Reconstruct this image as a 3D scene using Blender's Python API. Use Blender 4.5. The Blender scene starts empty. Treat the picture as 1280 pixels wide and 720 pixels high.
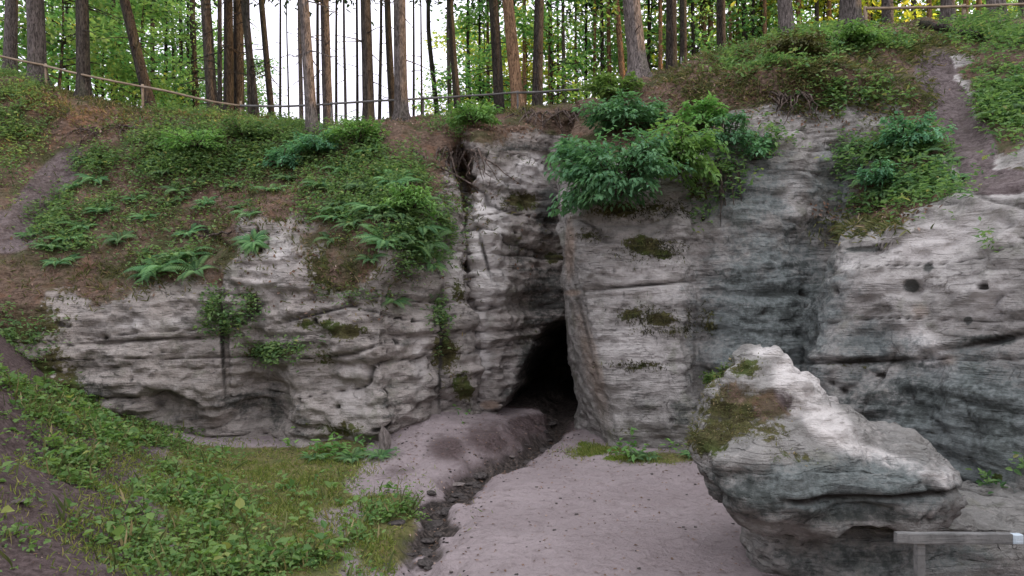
import bpy, math, random
import numpy as np
from mathutils import Vector
from mathutils.bvhtree import BVHTree

random.seed(7); RNG = np.random.default_rng(7)
S = bpy.context.scene
COL = S.collection
H = 3.2; F = 853.0                       # camera height, focal length in photo pixels

def W(px, py, D):                        # a point seen at a photo pixel, D metres ahead
    return np.array([(px-640)/F*D, D, H-(py-360)/F*D])
def proj(P):
    y = np.maximum(P[..., 1], .3)
    return 640+P[..., 0]/y*F, 360-(P[..., 2]-H)/y*F

# ------------------------------------------------------------------ noise
_perm = np.random.default_rng(3).permutation(256).astype(np.int32)
_perm = np.concatenate([_perm, _perm, _perm])
_g = np.random.default_rng(4).normal(size=(256, 3)); _g /= np.linalg.norm(_g, axis=1)[:, None]
_g = _g.astype(np.float32)
from concurrent.futures import ThreadPoolExecutor
def perlin(P):
    sh = P.shape[:-1]; P = P.reshape(-1, 3).astype(np.float32)
    if len(P) < 40000: return perlin_(P).reshape(sh)
    parts = np.array_split(P, max(4, len(P)//20000))
    with ThreadPoolExecutor(4) as ex: return np.concatenate(list(ex.map(perlin_, parts))).reshape(sh)
def perlin_(P):
    I = np.floor(P).astype(np.int32); f = P-I; I &= 255
    u = f*f*f*(f*(f*6-15)+10)
    r = 0
    for a in (0, 1):
        wx = u[..., 0] if a else 1-u[..., 0]; A = _perm[I[..., 0]+a]
        for b in (0, 1):
            wy = u[..., 1] if b else 1-u[..., 1]; B = _perm[A+I[..., 1]+b]
            for c in (0, 1):
                wz = u[..., 2] if c else 1-u[..., 2]
                g = _g[_perm[B+I[..., 2]+c]]
                r = r + wx*wy*wz*(g[..., 0]*(f[..., 0]-a)+g[..., 1]*(f[..., 1]-b)+g[..., 2]*(f[..., 2]-c))
    return r*1.6
def fbm(P, sc, oct=4, gain=.5, off=0.):
    sc = np.asarray(sc, float)*np.ones(3); r = 0; a = 1
    for k in range(oct):
        r = r+a*perlin(P*sc+off+17.3*k); sc = sc*2.03; a *= gain
    return r
def sm(a, b, x):
    t = np.clip((x-a)/(b-a), 0, 1); return t*t*(3-2*t)
def _soft(q):
    r = np.zeros_like(q); m = q < 4; r[m] = np.exp(-q[m]**1.3); return r
def blobs(px, py, L):
    r = np.zeros(px.shape, np.float32)
    px = px.astype(np.float32); py = py.astype(np.float32)
    for bl in L:
        x, y, rx, ry, s = bl[:5]; an = math.radians(bl[5]) if len(bl) > 5 else 0
        dx, dy = px-x, py-y
        if an: dx, dy = dx*math.cos(an)+dy*math.sin(an), -dx*math.sin(an)+dy*math.cos(an)
        r = np.maximum(r, s*_soft((dx/rx)**2+(dy/ry)**2))
    return r

# ------------------------------------------------------------------ mesh helpers
def np_mesh(name, V, Q, mat, smooth=True, attrs=None):
    V = np.asarray(V, np.float32).reshape(-1, 3); Q = np.asarray(Q, np.int32)
    k = Q.shape[1]; n = len(Q)
    me = bpy.data.meshes.new(name)
    me.vertices.add(len(V)); me.vertices.foreach_set('co', V.ravel())
    me.loops.add(n*k); me.loops.foreach_set('vertex_index', Q.ravel())
    me.polygons.add(n); me.polygons.foreach_set('loop_start', np.arange(0, n*k, k, dtype=np.int32))
    me.polygons.foreach_set('use_smooth', np.full(n, smooth, bool))
    me.update(calc_edges=True)
    for an, arr in (attrs or {}).items():
        if arr.ndim == 1:
            at = me.attributes.new(an, 'FLOAT', 'POINT'); at.data.foreach_set('value', arr.astype(np.float32))
        else:
            at = me.attributes.new(an, 'FLOAT_COLOR', 'POINT'); at.data.foreach_set('color', arr.astype(np.float32).ravel())
    me.materials.append(mat)
    return me
def link(name, me, parent=None):
    o = bpy.data.objects.new(name, me); COL.objects.link(o)
    if parent: o.parent = parent
    return o
def tag(o, label=None, cat=None, group=None, kind=None):
    if label: o['label'] = label
    if cat: o['category'] = cat
    if group: o['group'] = group
    if kind: o['kind'] = kind
    return o
def empty(name, loc, rz=0):
    o = bpy.data.objects.new(name, None); COL.objects.link(o)
    o.location = loc; o.rotation_euler = (0, 0, rz); o.empty_display_size = .3
    return o
def copy_tree(o):
    c = o.copy(); COL.objects.link(c)
    for ch in list(o.children):
        d = ch.copy(); COL.objects.link(d); d.parent = c
    return c
class MB:
    def __init__(s): s.V = []; s.Q = []; s.n = 0
    def add(s, V, Q):
        V = np.asarray(V, float).reshape(-1, 3); s.V.append(V); s.Q.append(np.asarray(Q, int)+s.n); s.n += len(V)
    def tube(s, pts, rad, k=8, rough=0):
        pts = np.asarray(pts, float); n = len(pts); rad = np.ones(n)*rad
        T = np.gradient(pts, axis=0); T /= np.linalg.norm(T, axis=1)[:, None]+1e-9
        ref = np.array([1, 0, 0]) if abs(T[0, 0]) < .8 else np.array([0, 1, 0])
        A = np.cross(T, ref); A /= np.linalg.norm(A, axis=1)[:, None]; B = np.cross(T, A)
        an = np.arange(k)/k*2*math.pi
        rr = rad[:, None]*(1+rough*RNG.normal(size=(n, k)))
        V = pts[:, None]+rr[..., None]*(A[:, None]*np.cos(an)[None, :, None]+B[:, None]*np.sin(an)[None, :, None])
        i, j = np.meshgrid(np.arange(n-1), np.arange(k), indexing='ij'); j2 = (j+1) % k
        Q = np.stack([i*k+j, i*k+j2, (i+1)*k+j2, (i+1)*k+j], -1).reshape(-1, 4)
        V = V.reshape(-1, 3); c0 = len(V)
        V = np.vstack([V, pts[0], pts[-1]])
        caps = []
        for q in range(0, k, 2):
            a, b, c = q, (q+1) % k, (q+2) % k
            caps.append([c0, a, b, c][::-1]); caps.append([c0+1]+[(n-1)*k+z for z in (a, b, c)])
        s.add(V, np.vstack([Q, caps]))
    def box(s, a, b, up=(0, 0, 1), w=.1, h=.1, seg=10, wob=.006):   # beam from a to b, slightly uneven
        a, b = np.array(a, float), np.array(b, float); d = b-a; L = np.linalg.norm(d); d /= L
        sx = np.cross(d, up); sx /= np.linalg.norm(sx); uz = np.cross(sx, d)
        pr = np.array([[-.5, -.42], [-.42, -.5], [.42, -.5], [.5, -.42], [.5, .42], [.42, .5], [-.42, .5], [-.5, .42]])
        V = []
        for t in np.linspace(0, 1, seg):
            j = RNG.normal(size=2)*wob
            for p in pr: V.append(a+d*L*t+sx*(p[0]*w+j[0])+uz*(p[1]*h+j[1]))
        Q = [[i*8+j, i*8+(j+1) % 8, (i+1)*8+(j+1) % 8, (i+1)*8+j] for i in range(seg-1) for j in range(8)]
        e = (seg-1)*8
        for o, f in ((0, -1), (e, 1)):
            for q in ([0, 1, 2, 3], [0, 3, 4, 7], [4, 5, 6, 7]): Q.append([o+z for z in q][::f])
        s.add(V, Q)
    def mesh(s, name, mat, smooth=True, attrs=None): return np_mesh(name, np.vstack(s.V), np.vstack(s.Q), mat, smooth, attrs)

def leaves(P, D, N, L, Wd, tint, fold=.25, droop=.15):
    """leaf blades: 6 vertices, 2 folded quads each"""
    D = D/(np.linalg.norm(D, axis=1)[:, None]+1e-9)
    Sx = np.cross(D, N); Sx /= np.linalg.norm(Sx, axis=1)[:, None]+1e-9; N = np.cross(Sx, D)
    L = np.broadcast_to(L, len(P))[:, None]; Wd = np.broadcast_to(Wd, len(P))[:, None]
    b = P; t = P+D*L-N*L*droop
    l1 = P+D*L*.3+Sx*Wd*.5+N*Wd*fold; l2 = P+D*L*.68+Sx*Wd*.38+N*Wd*fold*.7-N*L*droop*.4
    r1 = P+D*L*.3-Sx*Wd*.5+N*Wd*fold; r2 = P+D*L*.68-Sx*Wd*.38+N*Wd*fold*.7-N*L*droop*.4
    V = np.stack([b, l1, l2, t, r2, r1], 1).reshape(-1, 3)
    o = np.arange(len(P))[:, None]*6
    Q = np.concatenate([o+np.array([0, 1, 2, 3]), o+np.array([0, 3, 4, 5])], 0)
    return V, Q, np.repeat(tint, 6)
def rnd(n, a=0., b=1.): return RNG.uniform(a, b, n)
def rdir(n):
    v = RNG.normal(size=(n, 3)); return v/np.linalg.norm(v, axis=1)[:, None]

# ------------------------------------------------------------------ materials
class NT:
    def __init__(s, name, rough=.9, spec=.2):
        s.m = bpy.data.materials.new(name); s.m.use_nodes = True; s.t = s.m.node_tree; s.t.nodes.clear()
        s.out = s.n('ShaderNodeOutputMaterial'); s.b = s.n('ShaderNodeBsdfPrincipled')
        s.b.inputs['Roughness'].default_value = rough; s.b.inputs['Specular IOR Level'].default_value = spec
        s.l(s.b.outputs[0], s.out.inputs[0]); s.co = s.n('ShaderNodeTexCoord').outputs['Object']
    def n(s, t, **k):
        x = s.t.nodes.new(t)
        for a, b in k.items(): setattr(x, a, b)
        return x
    def l(s, a, b): s.t.links.new(a, b)
    def put(s, sock, v):
        if hasattr(v, 'links'): s.l(v, sock)
        elif v is not None: sock.default_value = v
    def mapp(s, sc, off=(0, 0, 0), src=None):
        m = s.n('ShaderNodeMapping'); m.inputs['Scale'].default_value = sc if hasattr(sc, '__len__') else (sc,)*3
        m.inputs['Location'].default_value = off; s.l(src or s.co, m.inputs[0]); return m.outputs[0]
    def noise(s, sc, det=5, rough=.55, dist=0., off=(0, 0, 0), src=None):
        x = s.n('ShaderNodeTexNoise'); s.l(s.mapp(sc, off, src), x.inputs['Vector'])
        x.inputs['Scale'].default_value = 1; x.inputs['Detail'].default_value = det
        x.inputs['Roughness'].default_value = rough; x.inputs['Distortion'].default_value = dist
        return x.outputs['Fac']
    def math(s, op, a, b=None, c=None):
        x = s.n('ShaderNodeMath', operation=op)
        for i, v in enumerate((a, b, c)): s.put(x.inputs[i], v)
        return x.outputs[0]
    def step(s, v, a, b, lo=0., hi=1.):
        x = s.n('ShaderNodeMapRange', interpolation_type='SMOOTHSTEP'); s.put(x.inputs[0], v)
        for i, q in enumerate((a, b, lo, hi)): s.put(x.inputs[i+1], q)
        return x.outputs[0]
    def mix(s, f, a, b, mode='MIX'):
        x = s.n('ShaderNodeMix', data_type='RGBA', blend_type=mode); s.put(x.inputs[0], f)
        for i, v in ((6, a), (7, b)): s.put(x.inputs[i], (*v, 1) if isinstance(v, tuple) and len(v) == 3 else v)
        return x.outputs[2]
    def attr(s, name, comp=None):
        a = s.n('ShaderNodeAttribute', attribute_name=name)
        if comp is None: return a.outputs['Fac']
        if comp == 'A': return a.outputs['Alpha']
        sp = s.n('ShaderNodeSeparateColor'); s.l(a.outputs['Color'], sp.inputs[0]); return sp.outputs['RGB'.index(comp)]
    def bump(s, h, st, dist=.05, prev=None):
        x = s.n('ShaderNodeBump'); x.inputs['Strength'].default_value = st; x.inputs['Distance'].default_value = dist
        s.put(x.inputs['Height'], h)
        if prev is not None: s.l(prev, x.inputs['Normal'])
        return x.outputs[0]
    def done(s, col, nrm=None, rough=None):
        s.put(s.b.inputs['Base Color'], (*col, 1) if isinstance(col, tuple) else col)
        if nrm is not None: s.l(nrm, s.b.inputs['Normal'])
        if rough is not None: s.put(s.b.inputs['Roughness'], rough)
        return s.m

def mat_rock(name, base1, base2, darkc=(.045, .05, .047), coolt=(.165, .19, .19)):
    n = NT(name, .92, .15)
    big = n.noise(.55, 4, .6); mid = n.noise(2.3, 6, .62); fine = n.noise(13, 6, .65)
    str_ = n.noise((.7, .7, 7.5), 6, .62, .6); str2 = n.noise((2.2, 2.2, 26), 5, .6, .4)
    streak = n.noise((5, 5, .55), 5, .6, .3)
    c = n.mix(n.step(big, .3, .7), base1, base2)
    c = n.mix(n.math('MULTIPLY', n.step(str_, .52, .68), .25), c, (.2, .18, .175))
    c = n.mix(n.math('MULTIPLY', n.step(str2, .55, .75), .28), c, (.17, .155, .15))
    c = n.mix(n.math('MULTIPLY', n.step(mid, .55, .8), .5), c, (.46, .42, .405))
    c = n.mix(n.math('MULTIPLY', n.step(streak, .56, .72), .25), c, (.15, .14, .135))
    c = n.mix(n.math('MULTIPLY', n.step(fine, .55, .78), .38), c, (.13, .12, .115))
    def line(sc, off, wd, thr):   # thin dark joints and bedding cracks, broken up
        a_ = n.math('ABSOLUTE', n.math('SUBTRACT', n.noise(sc, 3, .5, .35, off=off), .5))
        return n.math('MULTIPLY', n.step(a_, wd, 0), n.step(n.noise(1.1, 4, .6, off=off), thr, thr+.12))
    ln = n.math('MAXIMUM', line((.5, .5, 5.5), (1, 4, 2), .010, .47), line((1.6, 1.6, 1.1), (7, 1, 3), .008, .54))
    ln = n.math('MAXIMUM', ln, line((1.2, 1.2, 15), (3, 3, 8), .014, .5))
    c = n.mix(n.math('MULTIPLY', ln, .8), c, (.07, .062, .058))
    spk = n.noise(34, 4, .7)
    c = n.mix(n.math('MULTIPLY', n.step(spk, .56, .72), .36), c, (.12, .11, .104))
    c = n.mix(n.math('MULTIPLY', n.step(spk, .44, .3), .35), c, (.5, .46, .45))
    pat = n.noise((.9, .9, 1.2), 11, .72, .5, off=(4, 4, 9)); pat2 = n.noise((2.4, 2.4, 4), 10, .74, .4, off=(1, 7, 4))
    c = n.mix(n.math('MULTIPLY', n.step(pat, .5, .57), .36), c, (.16, .148, .135))
    c = n.mix(n.math('MULTIPLY', n.step(pat2, .53, .6), .4), c, (.135, .125, .113))
    c = n.mix(n.math('MULTIPLY', n.step(pat2, .45, .40), .3), c, (.47, .43, .41))
    c = n.mix(n.math('MULTIPLY', n.step(n.noise(1.5, 9, .7, off=(8, 2, 6)), .55, .62), .4), c, (.12, .125, .085))
    j = n.math('ADD', n.math('MULTIPLY', mid, .55), n.math('MULTIPLY', fine, .45))
    def msk(a, lo, hi, amp=1.3, add=None):
        v = n.math('ADD', a, n.math('MULTIPLY', n.math('SUBTRACT', j, .5), amp))
        if add is not None: v = n.math('ADD', v, n.math('MULTIPLY', n.math('SUBTRACT', add, .5), .8))
        return n.step(v, lo, hi)
    moss, dark, soil, light = (n.attr('mask', q) for q in 'RGBA')
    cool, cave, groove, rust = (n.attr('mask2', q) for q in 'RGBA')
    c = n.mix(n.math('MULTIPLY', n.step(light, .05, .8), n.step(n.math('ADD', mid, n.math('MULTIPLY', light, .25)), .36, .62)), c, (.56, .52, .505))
    c = n.mix(n.math('MULTIPLY', msk(cool, .25, .7, 1.5), .85), c, n.mix(n.step(fine, .35, .65), coolt, (.1, .118, .118)))
    c = n.mix(n.math('MULTIPLY', msk(rust, .3, .8, .8), .7), c, (.3, .215, .165))
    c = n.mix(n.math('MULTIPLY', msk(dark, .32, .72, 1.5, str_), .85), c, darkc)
    # every surface carries a little lichen even outside the marked patches
    lich = n.math('MULTIPLY', n.step(n.noise(1.3, 8, .7, off=(5, 2, 1)), .56, .7), n.step(fine, .4, .6))
    c = n.mix(n.math('MULTIPLY', lich, .55), c, (.085, .085, .075))
    mc = n.mix(n.step(fine, .35, .65), (.05, .042, .02), (.095, .088, .036))
    mc = n.mix(n.step(n.noise(2.1, 3, off=(9, 0, 3)), .45, .65), mc, (.06, .08, .022))
    c = n.mix(msk(moss, .42, .6, 2.3), c, mc)
    sc = n.mix(n.step(fine, .3, .7), (.075, .05, .036), (.19, .13, .1))
    sc = n.mix(n.step(n.noise(4, 4, off=(2, 8, 1)), .5, .68), sc, (.16, .095, .065))
    sc = n.mix(n.step(n.noise(1.1, 4, off=(3, 3, 3)), .45, .65), sc, (.07, .068, .032))
    pe = n.mix(n.step(fine, .35, .65), (.105, .08, .08), (.18, .145, .145)); pe = n.mix(n.math('MULTIPLY', n.step(pat2, .5, .6), .5), pe, (.1, .08, .072))
    sc = n.mix(n.step(light, .3, .6), sc, pe)
    c = n.mix(msk(soil, .4, .62, 1.0), c, sc)
    c = n.mix(n.step(groove, .15, .9), c, (.045, .04, .037))
    c = n.mix(cave, c, (.03, .029, .027))  # darkness of the cave interior painted into the rock colour
    h = n.math('ADD', n.math('MULTIPLY', fine, .6), n.math('ADD', n.math('MULTIPLY', str2, .55), n.math('MULTIPLY', mid, .8)))
    h = n.math('SUBTRACT', h, n.math('MULTIPLY', ln, .35))
    vo = n.n('ShaderNodeTexVoronoi'); vo.inputs['Scale'].default_value = 1
    n.l(n.mapp((3.2, 3.2, 5.5)), vo.inputs['Vector']); h = n.math('ADD', h, n.math('MULTIPLY', vo.outputs['Distance'], 1.1))
    h = n.math('ADD', h, n.math('MULTIPLY', pat2, .7))
    nr = n.bump(h, 1., .10)
    nr = n.bump(n.noise(55, 4, .6), .5, .012, nr)
    return n.done(c, nr)

def mat_leaf(name, c1, c2, c3=None, transl=.4, hue=.0, rough=.55):
    n = NT(name, rough, .25)
    t = n.attr('tint')
    c = n.mix(n.step(t, .1, .9), c1, c2)
    if c3: c = n.mix(n.step(t, .86, .93), c, c3)
    rndm = n.n('ShaderNodeObjectInfo').outputs['Random']
    hs = n.n('ShaderNodeHueSaturation'); n.l(c, hs.inputs['Color'])
    n.put(hs.inputs['Hue'], n.math('ADD', .485, n.math('MULTIPLY', rndm, .03)))
    n.put(hs.inputs['Value'], n.math('ADD', .78, n.math('MULTIPLY', rndm, .44)))
    c = hs.outputs[0]
    n.put(n.b.inputs['Base Color'], c)
    tr = n.n('ShaderNodeBsdfTranslucent'); n.put(tr.inputs[0], n.mix(.5, c, n.mix(1, c, (1.9, 1.95, .8), 'MULTIPLY')))
    mx = n.n('ShaderNodeMixShader'); mx.inputs[0].default_value = transl
    n.l(n.b.outputs[0], mx.inputs[1]); n.l(tr.outputs[0], mx.inputs[2]); n.l(mx.outputs[0], n.out.inputs[0])
    return n.m
def mat_bark(name, c1, c2, moss=.3):
    n = NT(name, .9, .15)
    v = n.noise((9, 9, 1.6), 6, .65, .8); f = n.noise((34, 34, 8), 5, .6)
    c = n.mix(n.step(v, .35, .65), c1, c2)
    c = n.mix(n.math('MULTIPLY', n.step(f, .42, .62), .85), c, tuple(x*.28 for x in c1))
    c = n.mix(n.math('MULTIPLY', n.step(n.noise((14, 14, 3.2), 7, .7, 1.2, off=(3, 1, 2)), .5, .58), .5), c, tuple(min(1, x*1.5) for x in c2))
    c = n.mix(n.math('MULTIPLY', n.step(n.noise((2, 2, .5), 5, .6), .5, .7), moss), c, (.07, .08, .045))
    rndm = n.n('ShaderNodeObjectInfo').outputs['Random']
    hs = n.n('ShaderNodeHueSaturation'); n.l(c, hs.inputs['Color'])
    n.put(hs.inputs['Value'], n.math('ADD', .75, n.math('MULTIPLY', rndm, .5)))
    return n.done(hs.outputs[0], n.bump(n.math('ADD', v, n.math('MULTIPLY', f, .7)), 1., .10))
def mat_wood(name, c1, c2):
    n = NT(name, .85, .2)
    v = n.noise((3, 3, 3), 4); f = n.noise(28, 6, .65)
    g = n.noise((2, 40, 40), 5, .6)
    c = n.mix(n.step(v, .35, .65), c1, c2); c = n.mix(n.math('MULTIPLY', n.step(f, .5, .75), .5), c, tuple(x*.4 for x in c1))
    c = n.mix(n.math('MULTIPLY', n.step(g, .5, .7), .5), c, tuple(x*.55 for x in c1))
    return n.done(c, n.bump(n.math('ADD', f, g), .6, .015))
def mat_ground():
    n = NT('ground_soil', .95, .1)
    mid = n.noise(1.7, 6, .62); fine = n.noise(14, 6, .68); grit = n.noise(60, 4, .7); big = n.noise(.45, 4, .6)
    foot = n.noise((4.5, 7, 1), 6, .65, .6)
    sand = n.mix(n.step(big, .3, .7), (.262, .215, .22), (.335, .28, .286))
    sand = n.mix(n.math('MULTIPLY', n.step(foot, .5, .68), .5), sand, (.165, .132, .132))
    sand = n.mix(n.math('MULTIPLY', n.step(fine, .52, .75), .45), sand, (.16, .132, .125))
    sand = n.mix(n.math('MULTIPLY', n.step(grit, .6, .75), .35), sand, (.37, .32, .32))
    j = n.math('ADD', n.math('MULTIPLY', mid, .6), n.math('MULTIPLY', fine, .4))
    def msk(a, lo, hi, amp=1.1): return n.step(n.math('ADD', a, n.math('MULTIPLY', n.math('SUBTRACT', j, .5), amp)), lo, hi)
    grass, dirt_shade, wet, moss = (n.attr('mask', q) for q in 'RGBA')
    c = sand
    dc = n.mix(n.step(fine, .35, .65), (.065, .047, .046), (.135, .1, .1)); c = n.mix(msk(dirt_shade, .3, .75), c, dc)
    gc = n.mix(n.step(fine, .35, .65), (.1, .098, .03), (.19, .17, .065))
    gc = n.mix(n.step(mid, .45, .65), gc, (.085, .1, .03)); c = n.mix(n.math('MULTIPLY', msk(grass, .3, .55), .95), c, gc)
    c = n.mix(msk(moss, .45, .6, 2.2), c, n.mix(n.step(fine, .35, .65), (.06, .1, .012), (.12, .17, .025)))
    wc = n.mix(n.step(fine, .4, .7), (.03, .025, .023), (.125, .1, .09)); w = msk(wet, .35, .65); c = n.mix(w, c, wc)
    h = n.math('ADD', n.math('ADD', n.math('MULTIPLY', foot, .8), fine), n.math('MULTIPLY', grit, .25))
    return n.done(c, n.bump(h, 1., .07), n.step(w, 0, 1, .95, .5))

M = {}
M['rockL'] = mat_rock('sandstone_pale', (.285, .25, .23), (.385, .342, .318))
M['rockC'] = mat_rock('sandstone_cave', (.235, .205, .188), (.33, .29, .268))
M['rockR'] = mat_rock('sandstone_grey', (.255, .238, .226), (.35, .325, .31))
M['rockB'] = mat_rock('sandstone_boulder', (.2, .193, .184), (.285, .27, .258))
M['ground'] = mat_ground()
M['weed'] = mat_leaf('weed_leaf', (.08, .17, .05), (.185, .29, .09), (.28, .31, .1), .42)
M['grass'] = mat_leaf('grass_blade', (.11, .15, .035), (.23, .25, .065), (.28, .24, .1), .35)
M['under'] = mat_leaf('undergrowth_leaf', (.07, .135, .055), (.175, .255, .095), (.27, .26, .11), .42)
M['dry'] = mat_leaf('dry_turf', (.075, .09, .033), (.17, .165, .07), (.27, .21, .12), .3)
M['mossd'] = mat_leaf('wall_moss', (.03, .03, .016), (.085, .08, .035), (.13, .13, .05), .15)
M['fern'] = mat_leaf('fern_leaf', (.07, .165, .07), (.17, .29, .115), None, .42)
M['shrubT'] = mat_leaf('rowan_leaf', (.075, .185, .105), (.16, .32, .17), None, .42)
M['shrubG'] = mat_leaf('hazel_leaf', (.1, .21, .065), (.21, .35, .11), None, .42)
M['crown'] = mat_leaf('forest_leaf', (.1, .25, .11), (.27, .42, .16), (.42, .43, .11), .66)
M['crownLit'] = mat_leaf('forest_leaf_backlit', (.2, .28, .05), (.46, .46, .09), (.6, .45, .1), .66)  # yellow-green backlit glow put into the leaf colour
M['needle'] = mat_leaf('pine_needle', (.02, .05, .025), (.05, .09, .035), None, .3)
M['litter'] = mat_leaf('dead_leaf', (.09, .05, .03), (.24, .15, .11), (.33, .24, .2), .15)
M['barkD'] = mat_bark('bark_dark', (.04, .034, .03), (.07, .06, .052), .4)
M['barkG'] = mat_bark('bark_grey', (.1, .085, .08), (.165, .142, .135), .3)
M['barkR'] = mat_bark('bark_reddish', (.2, .12, .075), (.32, .2, .12), .08)  # warm sunlight on these trunks is put into the bark colour
M['root'] = mat_bark('root_bark', (.075, .055, .045), (.15, .115, .1), .1)
M['woodG'] = mat_wood('weathered_wood', (.1, .098, .097), (.175, .17, .168))
M['woodP'] = mat_wood('rail_wood', (.22, .17, .12), (.32, .25, .19))
M['white'] = mat_wood('white_plate', (.34, .4, .46), (.44, .49, .54))
M['stone'] = mat_wood('ditch_stone', (.03, .026, .025), (.09, .076, .072))
M['stoneP'] = mat_wood('pale_stone', (.12, .1, .095), (.2, .17, .16))

_r = random.Random(5)
CARVE = [(x+_r.uniform(-1.5, 1.5), y+_r.uniform(-2, 2)-.06*(x-735), *((1.5, 4.5) if _r.random() < .7 else (4, 1.3)), _r.uniform(.35, .7), _r.uniform(-12, 12)) for y, x0, x1 in ((300, 738, 800), (322, 740, 845), (340, 742, 850), (372, 750, 840)) for x in range(x0, x1, 6) if _r.random() < .7]
CARVE_L = [(x, y+_r.uniform(-2, 2), *((1.4, 4) if _r.random() < .7 else (4, 1.3)), _r.uniform(.4, .75), _r.uniform(-15, 15)) for y in (303, 314) for x in range(336, 372, 5)]
# ------------------------------------------------------------------ cliff patches
def pchip(t, v, x):
    h = np.diff(t); sh = (-1,)+(1,)*(v.ndim-1)
    d = np.diff(v, axis=0)/h.reshape(sh)
    m = np.zeros_like(v)
    w1 = (2*h[1:]+h[:-1]).reshape(sh); w2 = (h[1:]+2*h[:-1]).reshape(sh)
    a, b = d[:-1], d[1:]
    with np.errstate(divide='ignore', invalid='ignore'):
        hm = (w1+w2)/(w1/a+w2/b)
    m[1:-1] = np.where(a*b > 0, hm, 0); m[0] = d[0]; m[-1] = d[-1]
    i = np.clip(np.searchsorted(t, x)-1, 0, len(h)-1)
    s = ((x-t[i])/h[i]).reshape(sh); hh = h[i].reshape(sh)
    return v[i]*(1+2*s)*(1-s)**2+m[i]*hh*s*(1-s)**2+v[i+1]*s*s*(3-2*s)+m[i+1]*hh*s*s*(s-1)
def samples(P, axis, res, cap):
    d = np.linalg.norm(np.diff(P[..., :3], axis=axis), axis=-1)
    ln = np.quantile(d, .62, axis=1-axis); t = np.concatenate([[0], np.cumsum(d.mean(axis=1-axis)+.02)])
    xs = []
    for i, L in enumerate(ln):
        k = int(np.clip(L/res, 2, cap)); xs.append(t[i]+(t[i+1]-t[i])*np.arange(k)/k)
    xs.append([t[-1]]); return t, np.concatenate(xs)
def grid_quads(h, w):
    i, j = np.meshgrid(np.arange(h-1), np.arange(w-1), indexing='ij'); a = i*w+j
    return np.stack([a, a+1, a+w+1, a+w], -1).reshape(-1, 4)

BV = []           # coarse copies of the terrain for setting things down on it
SURF = {}         # dense arrays for scattering
def rock_disp(P, soil, amp=1., strata=1.):
    z = P.copy()
    warp = .13*fbm(P, .35, 2, off=40)
    Pz = P.copy(); Pz[..., 2] += warp
    d = .20*fbm(P, .55, 3)+.10*fbm(P, (1.4, 1.4, 1.1), 3, off=5)
    lay = perlin(Pz*np.array([.22, .22, 1.9])+11)+.55*perlin(Pz*np.array([.5, .5, 4.6])+3)
    d = d+strata*.085*np.tanh(lay*4)
    cr = 1-np.abs(perlin(Pz*np.array([.16, .16, 1.15])+31))/.035
    cr2 = 1-np.abs(perlin(Pz*np.array([.45, .45, 2.6])+51))/.05
    pres = sm(-.1, .25, fbm(P, .5, 2, off=77))
    groove = np.clip(np.maximum(cr, .8*cr2*pres), 0, 1)
    vc = np.clip(1-np.abs(perlin(P*np.array([.55, .55, .1])+91))/.02, 0, 1)*sm(.0, .3, fbm(P, .4, 2, off=13))
    groove = np.maximum(groove, .8*vc)
    blk = perlin(P*np.array([2.2, 2.2, 3.4])+8); d = d+.034*np.tanh(blk*7)+.02*np.tanh(6*perlin(P*np.array([4.6, 4.6, 6])+28))
    d = d+.02*fbm(P, 7, 2, off=2)+.035*np.abs(fbm(P, (3, 3, 5), 2, off=22))
    pit = np.clip(perlin(P*np.array([4.2, 4.2, 5.2])+61)-.52, 0, 1)*sm(0, .4, fbm(P, .7, 2, off=101))
    d = d-.35*pit
    d = d-.10*groove*strata
    rock = amp*d
    sd = .16*fbm(P, .8, 3, off=7)+.05*fbm(P, 3.5, 3, off=9)
    return rock*(1-soil)+sd*soil, np.maximum(groove*.75, np.clip(pit*5, 0, 1))*(1-soil)

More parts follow.
